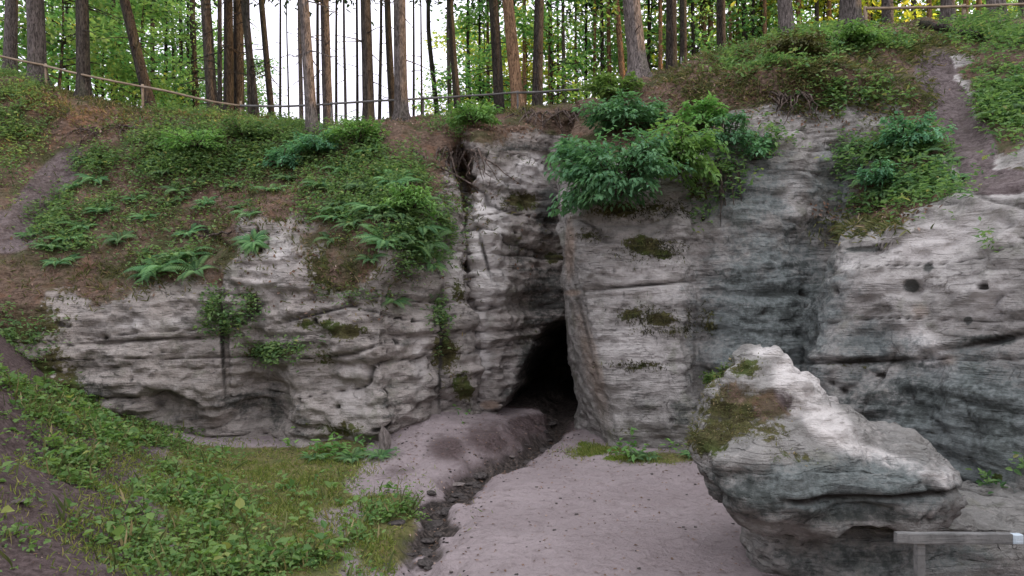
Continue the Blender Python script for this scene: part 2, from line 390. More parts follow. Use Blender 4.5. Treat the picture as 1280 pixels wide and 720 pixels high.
def patch(name, rows, mat, res=.042, cap=130, extra=None, calm=None, masks=None, strata=1., amp=1., mouth=None):
    """rows: list over height of lists over width of (px, py, D, soil)"""
    C = np.array([[(*W(p[0], p[1], p[2]), p[3]) for p in r] for r in rows], float)
    tu, xu = samples(C, 1, res, cap); tv, xv = samples(C, 0, res, cap)
    G = pchip(tv, C, xv); G = np.swapaxes(pchip(tu, np.swapaxes(G, 0, 1), xu), 0, 1)
    P, soil = G[..., :3], np.clip(G[..., 3], 0, 1)
    px, py = proj(P)
    cave = np.zeros(px.shape)
    N = np.cross(np.gradient(P, axis=1), np.gradient(P, axis=0)); N /= np.linalg.norm(N, axis=-1)[..., None]+1e-9
    if (N*(P-np.array([0, 0, H]))).sum(-1).mean() > 0: N = -N; 
    soil = np.clip(soil+.35*fbm(P, 1.2, 3, off=60)*(4*soil*(1-soil)), 0, 1)
    bare = blobs(px, py, (masks or {}).get('bare', [])); soil = np.maximum(soil, bare)
    d, gr = rock_disp(P, soil, amp, strata)
    if calm: q = 1-blobs(px, py, calm); d = d*q; gr = gr*q
    if extra: # (px,py,rx,ry,depth,angle) hand-set hollows and bulges
        for e in extra: d = d+blobs(px, py, [(e[0], e[1], e[2], e[3], 1, *(e[5:]))])*e[4]
    P = P+N*d[..., None]
    if mouth is not None:
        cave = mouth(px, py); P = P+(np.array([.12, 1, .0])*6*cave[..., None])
    px, py = proj(P)
    m = masks or {}; Bm = lambda k: blobs(px, py, m.get(k, []))
    bare = Bm('bare'); mask = np.stack([Bm('moss'), Bm('dark'), np.maximum(np.maximum(soil, Bm('soil')), bare*1.2), np.maximum(Bm('light')*(1-soil), bare*1.4)], -1)
    mask2 = np.stack([Bm('cool'), np.clip(cave*1.4-.4, 0, .85), np.maximum(gr, Bm('groove')), Bm('rust')], -1)  # second channel: painted cave darkness, stronger further in
    h, w = px.shape
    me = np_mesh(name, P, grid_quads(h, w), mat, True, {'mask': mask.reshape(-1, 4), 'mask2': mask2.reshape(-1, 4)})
    o = tag(link(name, me), kind='structure')
    a, b = np.r_[0:h-1:4, h-1], np.r_[0:w-1:4, w-1]
    c = P[np.ix_(a, b)]; BV.append((c.reshape(-1, 3), grid_quads(*c.shape[:2])))
    SURF[name] = (P.reshape(-1, 3), N.reshape(-1, 3), px.ravel(), py.ravel(), soil.ravel(), h, w)
    return o
def zpy(z, D): return 360+(H-z)*F/D

def col(base_px, D0, pts):   # base rows are below ground at depth D0
    return [(base_px, zpy(-.4, D0), D0, 0)]+pts
# ---- left wall with the fern slope above it. rows: base, foot, mid, brink, s1, s2, rim, back, far
Lc = [
 col(-420, 13.0, [(-420, 520, 13.0, 0), (-420, 430, 13.2, .2), (-420, 370, 13.6, .8), (-420, 250, 15.0, 1), (-420, 140, 17.0, 1), (-420, 20, 19.5, 1), (-420, 10, 24, 1), (-420, 200, 75, 1)]),
 col(-60, 13.6, [(-60, 520, 13.6, 0), (-60, 440, 13.7, .3), (-60, 370, 14.1, .8), (-60, 280, 15.6, 1), (-60, 190, 17.6, 1), (-60, 88, 20.2, 1), (-60, 90, 24, 1), (-60, 220, 75, 1)]),
 col(40, 13.8, [(40, 530, 13.8, 0), (40, 460, 13.9, .15), (40, 385, 14.2, .6), (40, 300, 15.6, 1), (40, 210, 17.6, 1), (40, 108, 20, 1), (40, 112, 24, 1), (40, 230, 75, 1)]),
 col(110, 14.0, [(110, 540, 14.0, 0), (110, 470, 13.9, 0), (110, 395, 14.2, .2), (110, 312, 15.5, 1), (110, 225, 17.4, 1), (110, 128, 19.8, 1), (110, 136, 24, 1), (110, 235, 75, 1)]),
 col(200, 14.2, [(200, 545, 14.2, 0), (200, 470, 13.9, 0), (200, 388, 14.1, .15), (200, 310, 15.4, 1), (200, 230, 17.2, 1), (200, 146, 19.5, 1), (200, 156, 24, 1), (200, 240, 75, 1)]),
 col(268, 14.3, [(268, 545, 14.3, 0), (268, 470, 14.0, 0), (268, 378, 14.2, .1), (268, 305, 15.2, 1), (268, 232, 17.0, 1), (268, 150, 19.2, 1), (268, 162, 24, 1), (268, 245, 75, 1)]),
 col(330, 14.2, [(330, 545, 14.2, 0), (330, 470, 14.1, 0), (330, 375, 14.2, 0), (330, 290, 14.5, .15), (330, 228, 16.6, 1), (330, 155, 19.0, 1), (330, 168, 24, 1), (330, 245, 75, 1)]),
 col(385, 13.8, [(385, 550, 13.8, 0), (385, 470, 13.8, 0), (385, 380, 14.0, .1), (385, 290, 14.6, .5), (385, 232, 16.2, 1), (385, 163, 18.6, 1), (385, 172, 24, 1), (385, 245, 75, 1)]),
 col(440, 13.4, [(440, 555, 13.4, 0), (440, 470, 13.4, 0), (440, 385, 13.6, .25), (440, 300, 14.4, .9), (440, 230, 15.9, 1), (440, 160, 18.2, 1), (440, 172, 24, 1), (440, 245, 75, 1)]),
 col(473, 13.2, [(473, 555, 13.2, 0), (473, 470, 13.25, 0), (473, 375, 13.4, .2), (473, 300, 14.1, .9), (473, 228, 15.6, 1), (473, 156, 18.0, 1), (473, 170, 24, 1), (473, 245, 75, 1)]),
 col(486, 13.5, [(485, 550, 13.5, 0), (485, 465, 13.5, 0), (486, 350, 13.6, 0), (490, 285, 14.2, .7), (496, 218, 15.6, 1), (500, 154, 17.9, 1), (500, 168, 24, 1), (500, 245, 75, 1)]),
 col(525, 14.0, [(523, 545, 14.0, 0), (521, 455, 14.0, 0), (521, 345, 14.2, .05), (526, 275, 14.8, .6), (530, 212, 16.0, .9), (533, 152, 17.8, 1), (533, 166, 24, 1), (533, 245, 75, 1)]),
 col(549, 14.3, [(548, 540, 14.3, 0), (546, 450, 14.3, 0), (545, 350, 14.5, .0), (548, 265, 15.1, .3), (552, 205, 16.3, .7), (556, 151, 17.8, 1), (556, 165, 24, 1), (556, 245, 75, 1)]),
 col(556, 14.7, [(555, 535, 14.7, 0), (554, 450, 14.7, 0), (552, 350, 14.9, 0), (557, 258, 15.6, .1), (561, 200, 16.7, .5), (566, 151, 17.9, 1), (566, 165, 24, 1), (566, 245, 75, 1)]),
 col(596, 15.0, [(596, 530, 15.0, 0), (590, 440, 15.0, 0), (578, 350, 15.3, 0), (572, 258, 16.0, 0), (570, 200, 17.2, .3), (576, 152, 18.2, 1), (576, 165, 24, 1), (576, 245, 75, 1)]),
 col(606, 17.5, [(606, 530, 17.5, 0), (602, 440, 17.5, 0), (592, 350, 17.5, 0), (585, 258, 17.8, 0), (584, 200, 18.5, .3), (590, 158, 19.5, 1), (590, 170, 24, 1), (590, 245, 75, 1)]),
]
Lrows = [list(r) for r in zip(*Lc)]
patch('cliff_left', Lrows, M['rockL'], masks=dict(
  moss=[(20, 400, 70, 45, .8), (120, 352, 70, 26, .8), (425, 335, 50, 40, .85), (430, 415, 45, 14, .7), (395, 405, 40, 10, .7), (556, 440, 22, 30, .85), (578, 482, 18, 22, .8), (575, 360, 12, 60, .5), (425, 535, 40, 18, .6), (340, 440, 40, 12, .8), (250, 345, 40, 25, .6), (60, 480, 50, 60, .75), (410, 440, 30, 30, .45), (310, 380, 20, 30, .5)],
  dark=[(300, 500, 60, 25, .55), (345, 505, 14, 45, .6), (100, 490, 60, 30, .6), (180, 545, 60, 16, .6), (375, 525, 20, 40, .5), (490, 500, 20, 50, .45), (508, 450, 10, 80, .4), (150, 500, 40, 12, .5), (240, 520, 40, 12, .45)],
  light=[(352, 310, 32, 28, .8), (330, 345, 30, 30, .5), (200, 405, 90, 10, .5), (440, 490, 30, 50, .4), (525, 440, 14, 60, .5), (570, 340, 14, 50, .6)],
  groove=[(278, 430, 3.2, 70, 1, -3), (551, 440, 3, 90, 1, 2), (200, 505, 10, 8, .7, 30), (260, 290, 30, 3, .9, 35), (180, 425, 110, 2.2, .8, -3), (400, 392, 60, 2.2, .9, -14), (120, 548, 60, 6, .7)]+CARVE_L,
  bare=[(50, 248, 75, 22, 1.1, -52), (5, 290, 40, 26, 1)], rust=[(300, 480, 190, 60, .36), (530, 420, 40, 80, .4), (400, 285, 60, 30, .5), (470, 200, 60, 20, .5), (350, 255, 50, 20, .5)]),
  extra=[(278, 430, 4, 75, -.22, -3), (551, 440, 3.5, 90, -.2, 2), (200, 505, 18, 12, -.3, 30), (320, 502, 34, 56, -.75), (205, 508, 22, 18, -.2), (410, 470, 14, 40, -.2), (180, 425, 110, 2.5, -.12, -3), (400, 392, 60, 3, -.15, -14),
         (130, 548, 50, 7, -.18), (260, 290, 30, 4, -.2, 35), (60, 250, 60, 18, -.35, -52), (480, 300, 60, 50, .3), (240, 195, 80, 40, .3), (400, 540, 60, 6, .1)])

# ---- back of the recess with the cave mouth
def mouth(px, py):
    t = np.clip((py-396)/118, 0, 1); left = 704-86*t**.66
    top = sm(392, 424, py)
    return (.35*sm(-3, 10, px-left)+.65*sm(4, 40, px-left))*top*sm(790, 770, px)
Cc = []
for px, D, rim, dz in ((540, 17.6, 156, 0), (575, 16.6, 154, 0), (600, 15.5, 150, .1), (625, 15.9, 149, .2), (650, 16.3, 147, .3), (675, 16.6, 145, .4), (700, 16.9, 142, .4), (730, 17.2, 138, .4), (790, 17.6, 125, .4)):
    Cc.append(col(px, D, [(px, 560, D, 0), (px, 520, D, 0), (px, 460, D+.05, 0), (px, 400, D+.15, 0), (px, 330, D+.35, 0), (px, 260, D+.6, 0), (px, 200, D+.8, .1), (px, 172, D+.9, .55), (px, rim, max(17.9, D+1.0), 1), (px, rim+14, 24, 1), (px, 245, 75, 1)]))
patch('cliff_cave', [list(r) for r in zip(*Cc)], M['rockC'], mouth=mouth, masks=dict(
  moss=[(650, 252, 30, 18, .75), (692, 322, 16, 10, .8), (668, 420, 30, 20, .4), (640, 200, 60, 14, .4)],
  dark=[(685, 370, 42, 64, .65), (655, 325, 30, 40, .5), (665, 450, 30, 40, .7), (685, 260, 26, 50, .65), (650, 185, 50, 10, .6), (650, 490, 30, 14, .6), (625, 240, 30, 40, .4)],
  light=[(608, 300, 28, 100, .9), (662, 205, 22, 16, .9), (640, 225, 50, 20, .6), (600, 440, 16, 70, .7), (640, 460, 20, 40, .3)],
  soil=[(572, 205, 24, 34, .8), (600, 172, 40, 9, .8), (590, 232, 16, 20, .6), (700, 165, 40, 8, .7)],
  groove=[(605, 315, 3, 45, .8, -14), (590, 220, 60, 3, .6, 35)], rust=[(612, 506, 16, 7, .9)]),
  extra=[(603, 310, 28, 90, .22, -8), (604, 315, 4, 45, -.15, -14), (630, 440, 22, 70, .25), (680, 360, 22, 60, -.12), (572, 220, 30, 60, -.25, -20), (622, 495, 16, 24, .2)])

# ---- buttress, grey wall and the right-hand rock. rows: base, foot, mid, mid2, brink, ledge, upper, slope, rim, back, far
Rc = [
 col(770, 22.0, [(770, 500, 22, 0), (758, 440, 22, 0), (750, 370, 22, 0), (745, 300, 21, 0), (742, 262, 20, 0), (742, 215, 19, .3), (744, 180, 18.5, 1), (744, 134, 18.6, 1), (744, 146, 24, 1), (744, 235, 75, 1)]),
 col(724, 16.0, [(723, 520, 16.0, 0), (713, 450, 16.0, 0), (706, 370, 16.0, 0), (702, 300, 15.8, 0), (700, 262, 15.6, 0), (704, 215, 15.9, .3), (712, 178, 16.8, 1), (724, 136, 18.2, 1), (724, 148, 24, 1), (724, 240, 75, 1)]),
 col(758, 13.9, [(757, 545, 13.9, 0), (737, 460, 13.95, 0), (720, 370, 14.1, 0), (708, 300, 14.3, 0), (704, 262, 14.55, 0), (710, 215, 15.0, .35), (723, 178, 16.3, 1), (741, 132, 18.2, 1), (741, 144, 24, 1), (741, 235, 75, 1)]),
 col(768, 13.25, [(766, 545, 13.3, 0), (744, 460, 13.45, 0), (725, 370, 13.7, 0), (712, 300, 14.05, 0), (707, 262, 14.35, 0), (713, 215, 14.9, .35), (727, 178, 16.2, 1), (746, 132, 18.2, 1), (746, 144, 24, 1), (746, 235, 75, 1)]),
 col(780, 13.15, [(778, 545, 13.2, 0), (757, 460, 13.35, 0), (738, 370, 13.6, 0), (724, 300, 13.9, 0), (718, 262, 14.2, 0), (726, 215, 14.7, .35), (741, 175, 16.2, 1), (760, 120, 18.2, 1), (760, 132, 24, 1), (760, 230, 75, 1)]),
 col(825, 13.1, [(822, 545, 13.1, 0), (815, 460, 13.3, 0), (805, 370, 13.5, 0), (798, 300, 13.8, 0), (795, 262, 14.0, 0), (795, 212, 14.5, .35), (800, 165, 16.0, 1), (805, 98, 18.2, 1), (805, 112, 24, 1), (805, 225, 75, 1)]),
 col(860, 13.0, [(857, 545, 13.0, 0), (853, 460, 13.2, 0), (850, 370, 13.4, 0), (848, 300, 13.7, 0), (848, 255, 13.9, .1), (850, 205, 14.4, .4), (850, 150, 16.0, 1), (850, 90, 18.2, 1), (850, 104, 24, 1), (850, 220, 75, 1)]),
 col(878, 13.5, [(876, 545, 13.5, 0), (873, 460, 13.6, 0), (868, 370, 13.8, 0), (866, 300, 14.0, 0), (866, 245, 14.2, .1), (868, 195, 14.6, .35), (872, 142, 16.0, 1), (875, 72, 18.2, 1), (875, 90, 24, 1), (875, 215, 75, 1)]),
 col(900, 13.0, [(898, 545, 13.0, 0), (897, 460, 13.2, 0), (896, 370, 13.5, 0), (896, 300, 13.8, 0), (897, 235, 14.1, 0), (900, 175, 14.5, .1), (902, 125, 15.8, .8), (905, 74, 18.0, 1), (905, 82, 24, 1), (905, 210, 75, 1)]),
 col(955, 12.6, [(955, 545, 12.6, 0), (955, 460, 12.8, 0), (955, 370, 13.2, 0), (955, 300, 13.5, 0), (955, 230, 13.9, 0), (955, 165, 14.3, .05), (955, 112, 15.3, .8), (955, 60, 17.8, 1), (955, 76, 24, 1), (955, 200, 75, 1)]),
 col(1005, 12.9, [(1005, 545, 12.9, 0), (1005, 480, 13.0, 0), (1005, 400, 13.4, 0), (1008, 330, 13.8, 0), (1012, 240, 14.1, 0), (1016, 160, 14.3, .1), (1018, 105, 15.0, .85), (1018, 46, 17.6, 1), (1018, 64, 24, 1), (1018, 195, 75, 1)]),
 col(1022, 12.6, [(1020, 550, 12.6, 0), (1014, 480, 12.7, 0), (1012, 412, 12.9, 0), (1040, 335, 13.5, .05), (1046, 250, 14.2, .1), (1050, 160, 14.3, .2), (1052, 105, 15.0, .85), (1052, 38, 17.5, 1), (1052, 60, 24, 1), (1052, 190, 75, 1)]),
 col(1034, 11.2, [(1030, 560, 11.2, 0), (1024, 480, 11.3, 0), (1022, 405, 11.5, 0), (1050, 322, 11.9, .05), (1058, 262, 13.9, .4), (1062, 160, 14.2, .2), (1064, 105, 15.0, .85), (1064, 38, 17.5, 1), (1064, 58, 24, 1), (1064, 190, 75, 1)]),
 col(1085, 10.7, [(1085, 560, 10.7, 0), (1085, 480, 10.8, 0), (1085, 395, 10.9, 0), (1085, 302, 11.2, 0), (1088, 268, 13.3, .7), (1100, 165, 14.1, .4), (1105, 105, 15.0, .8), (1105, 36, 17.5, 1), (1105, 56, 24, 1), (1105, 190, 75, 1)]),
 col(1150, 10.2, [(1150, 570, 10.2, 0), (1150, 480, 10.3, 0), (1150, 380, 10.45, 0), (1150, 274, 10.9, 0), (1152, 245, 12.3, .7), (1158, 170, 13.8, .8), (1160, 100, 15.4, .8), (1160, 34, 17.6, 1), (1160, 46, 24, 1), (1160, 190, 75, 1)]),
 col(1215, 9.5, [(1215, 590, 9.5, 0), (1215, 480, 9.7, 0), (1215, 370, 9.9, 0), (1215, 252, 10.5, 0), (1215, 218, 11.8, .45), (1205, 150, 13.7, .5), (1195, 92, 15.4, .5), (1200, 38, 17.6, 1), (1200, 46, 24, 1), (1200, 190, 75, 1)]),
 col(1270, 9.0, [(1270, 610, 9.0, 0), (1270, 490, 9.2, 0), (1270, 370, 9.4, 0), (1270, 240, 10.0, 0), (1268, 205, 11.4, .5), (1262, 140, 13.4, .9), (1255, 85, 15.2, 1), (1250, 32, 17.6, 1), (1250, 44, 24, 1), (1250, 190, 75, 1)]),
 col(1350, 8.3, [(1350, 640, 8.3, 0), (1350, 500, 8.5, 0), (1350, 370, 8.7, 0), (1350, 225, 9.3, 0), (1350, 185, 10.8, .5), (1350, 120, 12.8, 1), (1350, 70, 14.8, 1), (1350, 15, 17.0, 1), (1350, 36, 24, 1), (1350, 190, 75, 1)]),
 col(1520, 7.0, [(1520, 660, 7.0, 0), (1520, 500, 7.2, 0), (1520, 350, 7.4, 0), (1520, 170, 8.0, .3), (1520, 80, 9.4, 1), (1520, 0, 11.0, 1), (1520, -70, 13.0, 1), (1520, -80, 15.5, 1), (1520, 0, 24, 1), (1520, 190, 75, 1)]),  # from here on out of view: hill raised to block the low sun
 col(2300, 5.4, [(2300, 700, 5.4, 0), (2300, 450, 5.6, 0), (2300, 200, 5.8, 0), (2300, -100, 6.4, .5), (2300, -250, 7.4, 1), (2300, -350, 8.5, 1), (2300, -400, 9.5, 1), (2300, -350, 12, 1), (2300, -160, 20, 1), (2300, 160, 75, 1)]),
 col(5000, 2.6, [(5000, zpy(z, d), d, 1) for z, d in ((0.5, 2.6), (2.5, 2.7), (5, 2.9), (7.5, 3.2), (9, 3.6), (10, 4), (10.5, 4.5), (11, 6), (11, 10), (11, 30))]),  # unseen slope added so the sun stays off the lower left bank
 col(9000, -.5+1.2, [(9000, zpy(z, d), d, 1) for z, d in ((0.5, .8), (2.5, .85), (5, .9), (7.5, 1.1), (9, 1.3), (10, 1.5), (10.5, 1.8), (11, 2.5), (11, 5), (11, 12))]),
]
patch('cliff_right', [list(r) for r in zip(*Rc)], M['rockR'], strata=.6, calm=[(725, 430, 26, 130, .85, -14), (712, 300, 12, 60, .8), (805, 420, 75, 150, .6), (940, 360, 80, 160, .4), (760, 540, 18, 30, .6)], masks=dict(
  moss=[(806, 308, 26, 14, .95, 10), (825, 318, 20, 8, .8), (790, 392, 22, 9, .8, -12), (826, 398, 26, 12, .85, 8), (846, 415, 22, 6, .6), (800, 458, 30, 5, .6, -8), (735, 295, 18, 6, .6), (790, 262, 90, 14, .6), (885, 400, 16, 30, .5), (790, 540, 40, 12, .5), (1060, 455, 60, 14, .5), (880, 230, 30, 30, .6), (1245, 598, 8, 7, .9), (1100, 275, 50, 12, .6), (1130, 150, 60, 18, .6)],
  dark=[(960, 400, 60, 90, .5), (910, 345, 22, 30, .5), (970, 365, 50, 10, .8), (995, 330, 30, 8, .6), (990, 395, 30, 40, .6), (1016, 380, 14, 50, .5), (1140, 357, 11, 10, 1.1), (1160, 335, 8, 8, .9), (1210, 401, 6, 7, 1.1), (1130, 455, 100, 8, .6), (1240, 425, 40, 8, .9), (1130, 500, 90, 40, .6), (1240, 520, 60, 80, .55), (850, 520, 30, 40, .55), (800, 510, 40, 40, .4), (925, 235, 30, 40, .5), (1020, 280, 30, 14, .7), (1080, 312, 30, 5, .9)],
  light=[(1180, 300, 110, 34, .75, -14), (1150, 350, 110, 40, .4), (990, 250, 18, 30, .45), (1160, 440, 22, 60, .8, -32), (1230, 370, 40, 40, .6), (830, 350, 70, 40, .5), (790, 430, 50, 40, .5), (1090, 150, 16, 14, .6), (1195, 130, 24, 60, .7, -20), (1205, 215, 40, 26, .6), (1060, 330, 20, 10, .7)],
  cool=[(960, 400, 120, 150, .75), (1200, 540, 170, 130, .8), (930, 240, 90, 80, .62), (1060, 230, 70, 70, .62), (1090, 440, 90, 70, .55), (865, 430, 26, 150, .35), (1260, 180, 30, 20, .4)],
  rust=[(716, 366, 14, 5, .9), (716, 300, 10, 40, .5), (1150, 390, 20, 16, .6), (1185, 450, 18, 12, .6), (1090, 270, 40, 10, .8), (738, 450, 16, 120, .62, -14), (712, 310, 9, 60, .75)],
  groove=[(800, 357, 80, 2.4, .9, -5), (830, 320, 40, 1.6, .6, -3), (730, 400, 3, 70, .6, -14), (1080, 452, 100, 2.6, .9, -2), (1240, 425, 60, 3.4, 1, -12), (1095, 307, 34, 3, .9, -8), (1130, 285, 60, 2, .5, -14), (1200, 355, 70, 1.6, .6, -4), (868, 420, 3, 60, .5)]+CARVE,
  bare=[(1170, 90, 26, 26, 1, -30), (1192, 135, 26, 44, 1, -20), (1215, 190, 30, 44, 1, -10), (1245, 228, 60, 18, .9)],
  soil=[(1000, 95, 90, 30, .8), (880, 150, 40, 20, .7)]),
  extra=[(800, 357, 80, 3, -.12, -5), (1080, 452, 110, 3.5, -.14, -2), (1240, 425, 60, 5, -.2, -12), (1095, 305, 34, 5, -.15, -8), (1140, 357, 12, 9, -.2), (960, 365, 60, 8, -.15), (1000, 245, 28, 45, .2), (940, 420, 40, 60, -.2), (1010, 108, 110, 16, .55), (1140, 130, 40, 20, .25), (735, 420, 10, 120, -.1, -14), (925, 250, 26, 45, .2), (1200, 500, 60, 40, .15), (1195, 140, 26, 70, -.25, -20)])

# ------------------------------------------------------------------ ground
GUL = np.array([(1.5, 19), (1.2, 16.6), (.75, 14.6), (.15, 13.0), (-.7, 11.7), (-1.05, 10.2), (-1.15, 8.9), (-1.0, 7.7), (-.7, 6.0), (-.2, 3.0)])
def gul_dist(x, y):
    best = np.full(x.shape, 99.); side = np.zeros(x.shape)
    for a, b in zip(GUL[:-1], GUL[1:]):
        d = b-a; t = np.clip(((x-a[0])*d[0]+(y-a[1])*d[1])/(d@d), 0, 1)
        ex, ey = x-(a[0]+d[0]*t), y-(a[1]+d[1]*t); r = np.hypot(ex, ey)
        u = r < best; best = np.where(u, r, best); side = np.where(u, np.sign(ex), side)
    return best, side
def ground_z(x, y):
    P = np.stack([x, y, np.zeros_like(x)], -1)
    d = (-2.0-.52*(y-7)-x)*.9
    d = d+.35*fbm(P, .5, 2, off=3)
    bank = np.where(d < 0, 0, np.where(d < 4, .118*d*d, 1.89+.95*(d-4)))
    bank = np.minimum(bank, 5.5)
    gd, side = gul_dist(x, y)
    gd = gd+.22*fbm(P, 1.9, 4, off=8)
    mound = (.5-.24*sm(-1.6, .4, x))*sm(11.2, 14.2, y+.25*x)*sm(-4.6, -2.6, x)*sm(.12, .9, np.where(side < 0, gd, 0))
    z = bank+mound
    z = z+.05*fbm(P, .6, 3)+.022*fbm(P, 3, 4, off=2)-.045*np.clip(perlin(P*3.6+9)-.2, 0, 1)+.012*perlin(P*8.5)
    z = z-.26*np.exp(-(gd/.34)**2)*sm(20, 16, y)
    z = z+.12*np.exp(-(((x-2.0)/.55)**2+((y-12.9)/.4)**2))+.1*sm(2., 2.6, x)*sm(11.2, 13, y)
    return z, d, gd, side
def axis(lo, a, b, hi, st):
    core = np.arange(a, b, st); o1 = a-np.geomspace(st, a-lo, 24)[::-1]; o2 = b+np.geomspace(.001, hi-b, 24)
    return np.concatenate([o1, core, o2])
gx, gy = np.meshgrid(axis(-90, -9.5, 7, 90, .035), axis(-90, 4.6, 19, 60, .035))
gz, gd_bank, gd_, gside = ground_z(gx, gy)
GP = np.stack([gx, gy, gz], -1)
gpx, gpy = proj(GP)
front = gy > 3
nz = fbm(GP, .9, 3, off=21)
grass = sm(.4, -.2, gx-(-2.75-.16*(gy-12)))*sm(-.5, .3, gd_-.5)*sm(14.3, 13.4, gy+.3*nz)
grass = np.maximum(grass, blobs(gpx, gpy, [(480, 660, 50, 60, .9), (820, 572, 70, 8, .8)]))
grass = grass*(1-.8*blobs(gpx, gpy, [(420, 650, 40, 22, 1), (455, 605, 40, 14, 1)]))
dirt_shade = np.maximum(sm(.3, 2.4, gd_bank+.6*nz)*.9, blobs(gpx, gpy, [(40, 570, 60, 60, 1), (60, 680, 120, 50, 1), (130, 620, 60, 20, .8), (625, 548, 80, 34, .72), (680, 530, 60, 16, 1.0), (560, 560, 40, 26, .7), (500, 590, 40, 20, .5), (250, 556, 120, 5, .2)]))
dirt_shade = np.where(gside < 0, np.maximum(dirt_shade, .7*np.exp(-(gd_/.8)**2)*sm(10, 12, gy)), dirt_shade)
wet = np.exp(-(gd_/.34)**2)*(.8+.5*nz)*sm(6, 8, gy+5)
wet = np.maximum(wet, np.where(gside < 0, .75*np.exp(-(gd_/.5)**2)*sm(11, 12.5, gy), 0))
moss = blobs(gpx, gpy, [(742, 563, 26, 8, 1.0), (765, 572, 26, 5, .8), (730, 555, 12, 6, .7), (250, 590, 90, 20, .4), (400, 610, 60, 20, .35)])
dirt_shade = np.maximum(dirt_shade, sm(16.2, 16.9, gy)); wet = np.maximum(wet, sm(16.5, 17.4, gy))  # floor inside the cave: its darkness painted in through both masks
grass = grass*(1-.95*np.clip(dirt_shade*1.3, 0, 1))
mask = np.where(front[..., None], np.stack([grass, dirt_shade, wet, moss], -1), np.array([.6, .5, 0, 0]))
h, w = gx.shape
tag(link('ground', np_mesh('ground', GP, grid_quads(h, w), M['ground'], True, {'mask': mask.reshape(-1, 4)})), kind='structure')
a, b = np.r_[0:h-1:4, h-1], np.r_[0:w-1:4, w-1]
c = GP[np.ix_(a, b)]; BV.append((c.reshape(-1, 3), grid_quads(*c.shape[:2])))

V = np.vstack([v for v, q in BV]); off = np.cumsum([0]+[len(v) for v, q in BV[:-1]])
Q = np.vstack([q+o for (v, q), o in zip(BV, off)])
BVH = BVHTree.FromPolygons([tuple(map(float, p)) for p in V], Q.tolist())
EYE = Vector((0, 0, H))
def hit(px, py):
    d = Vector(((px-640)/F, 1, -(py-360)/F)).normalized()
    loc, nor, i, ds = BVH.ray_cast(EYE, d)
    if loc is None: return None, None
    if nor.dot(d) > 0: nor = -nor
    return np.array(loc), np.array(nor)
def drop(x, y, z=40):
    loc, nor, i, ds = BVH.ray_cast(Vector((x, y, z)), Vector((0, 0, -1)))
    return float(loc.z) if loc else 0.

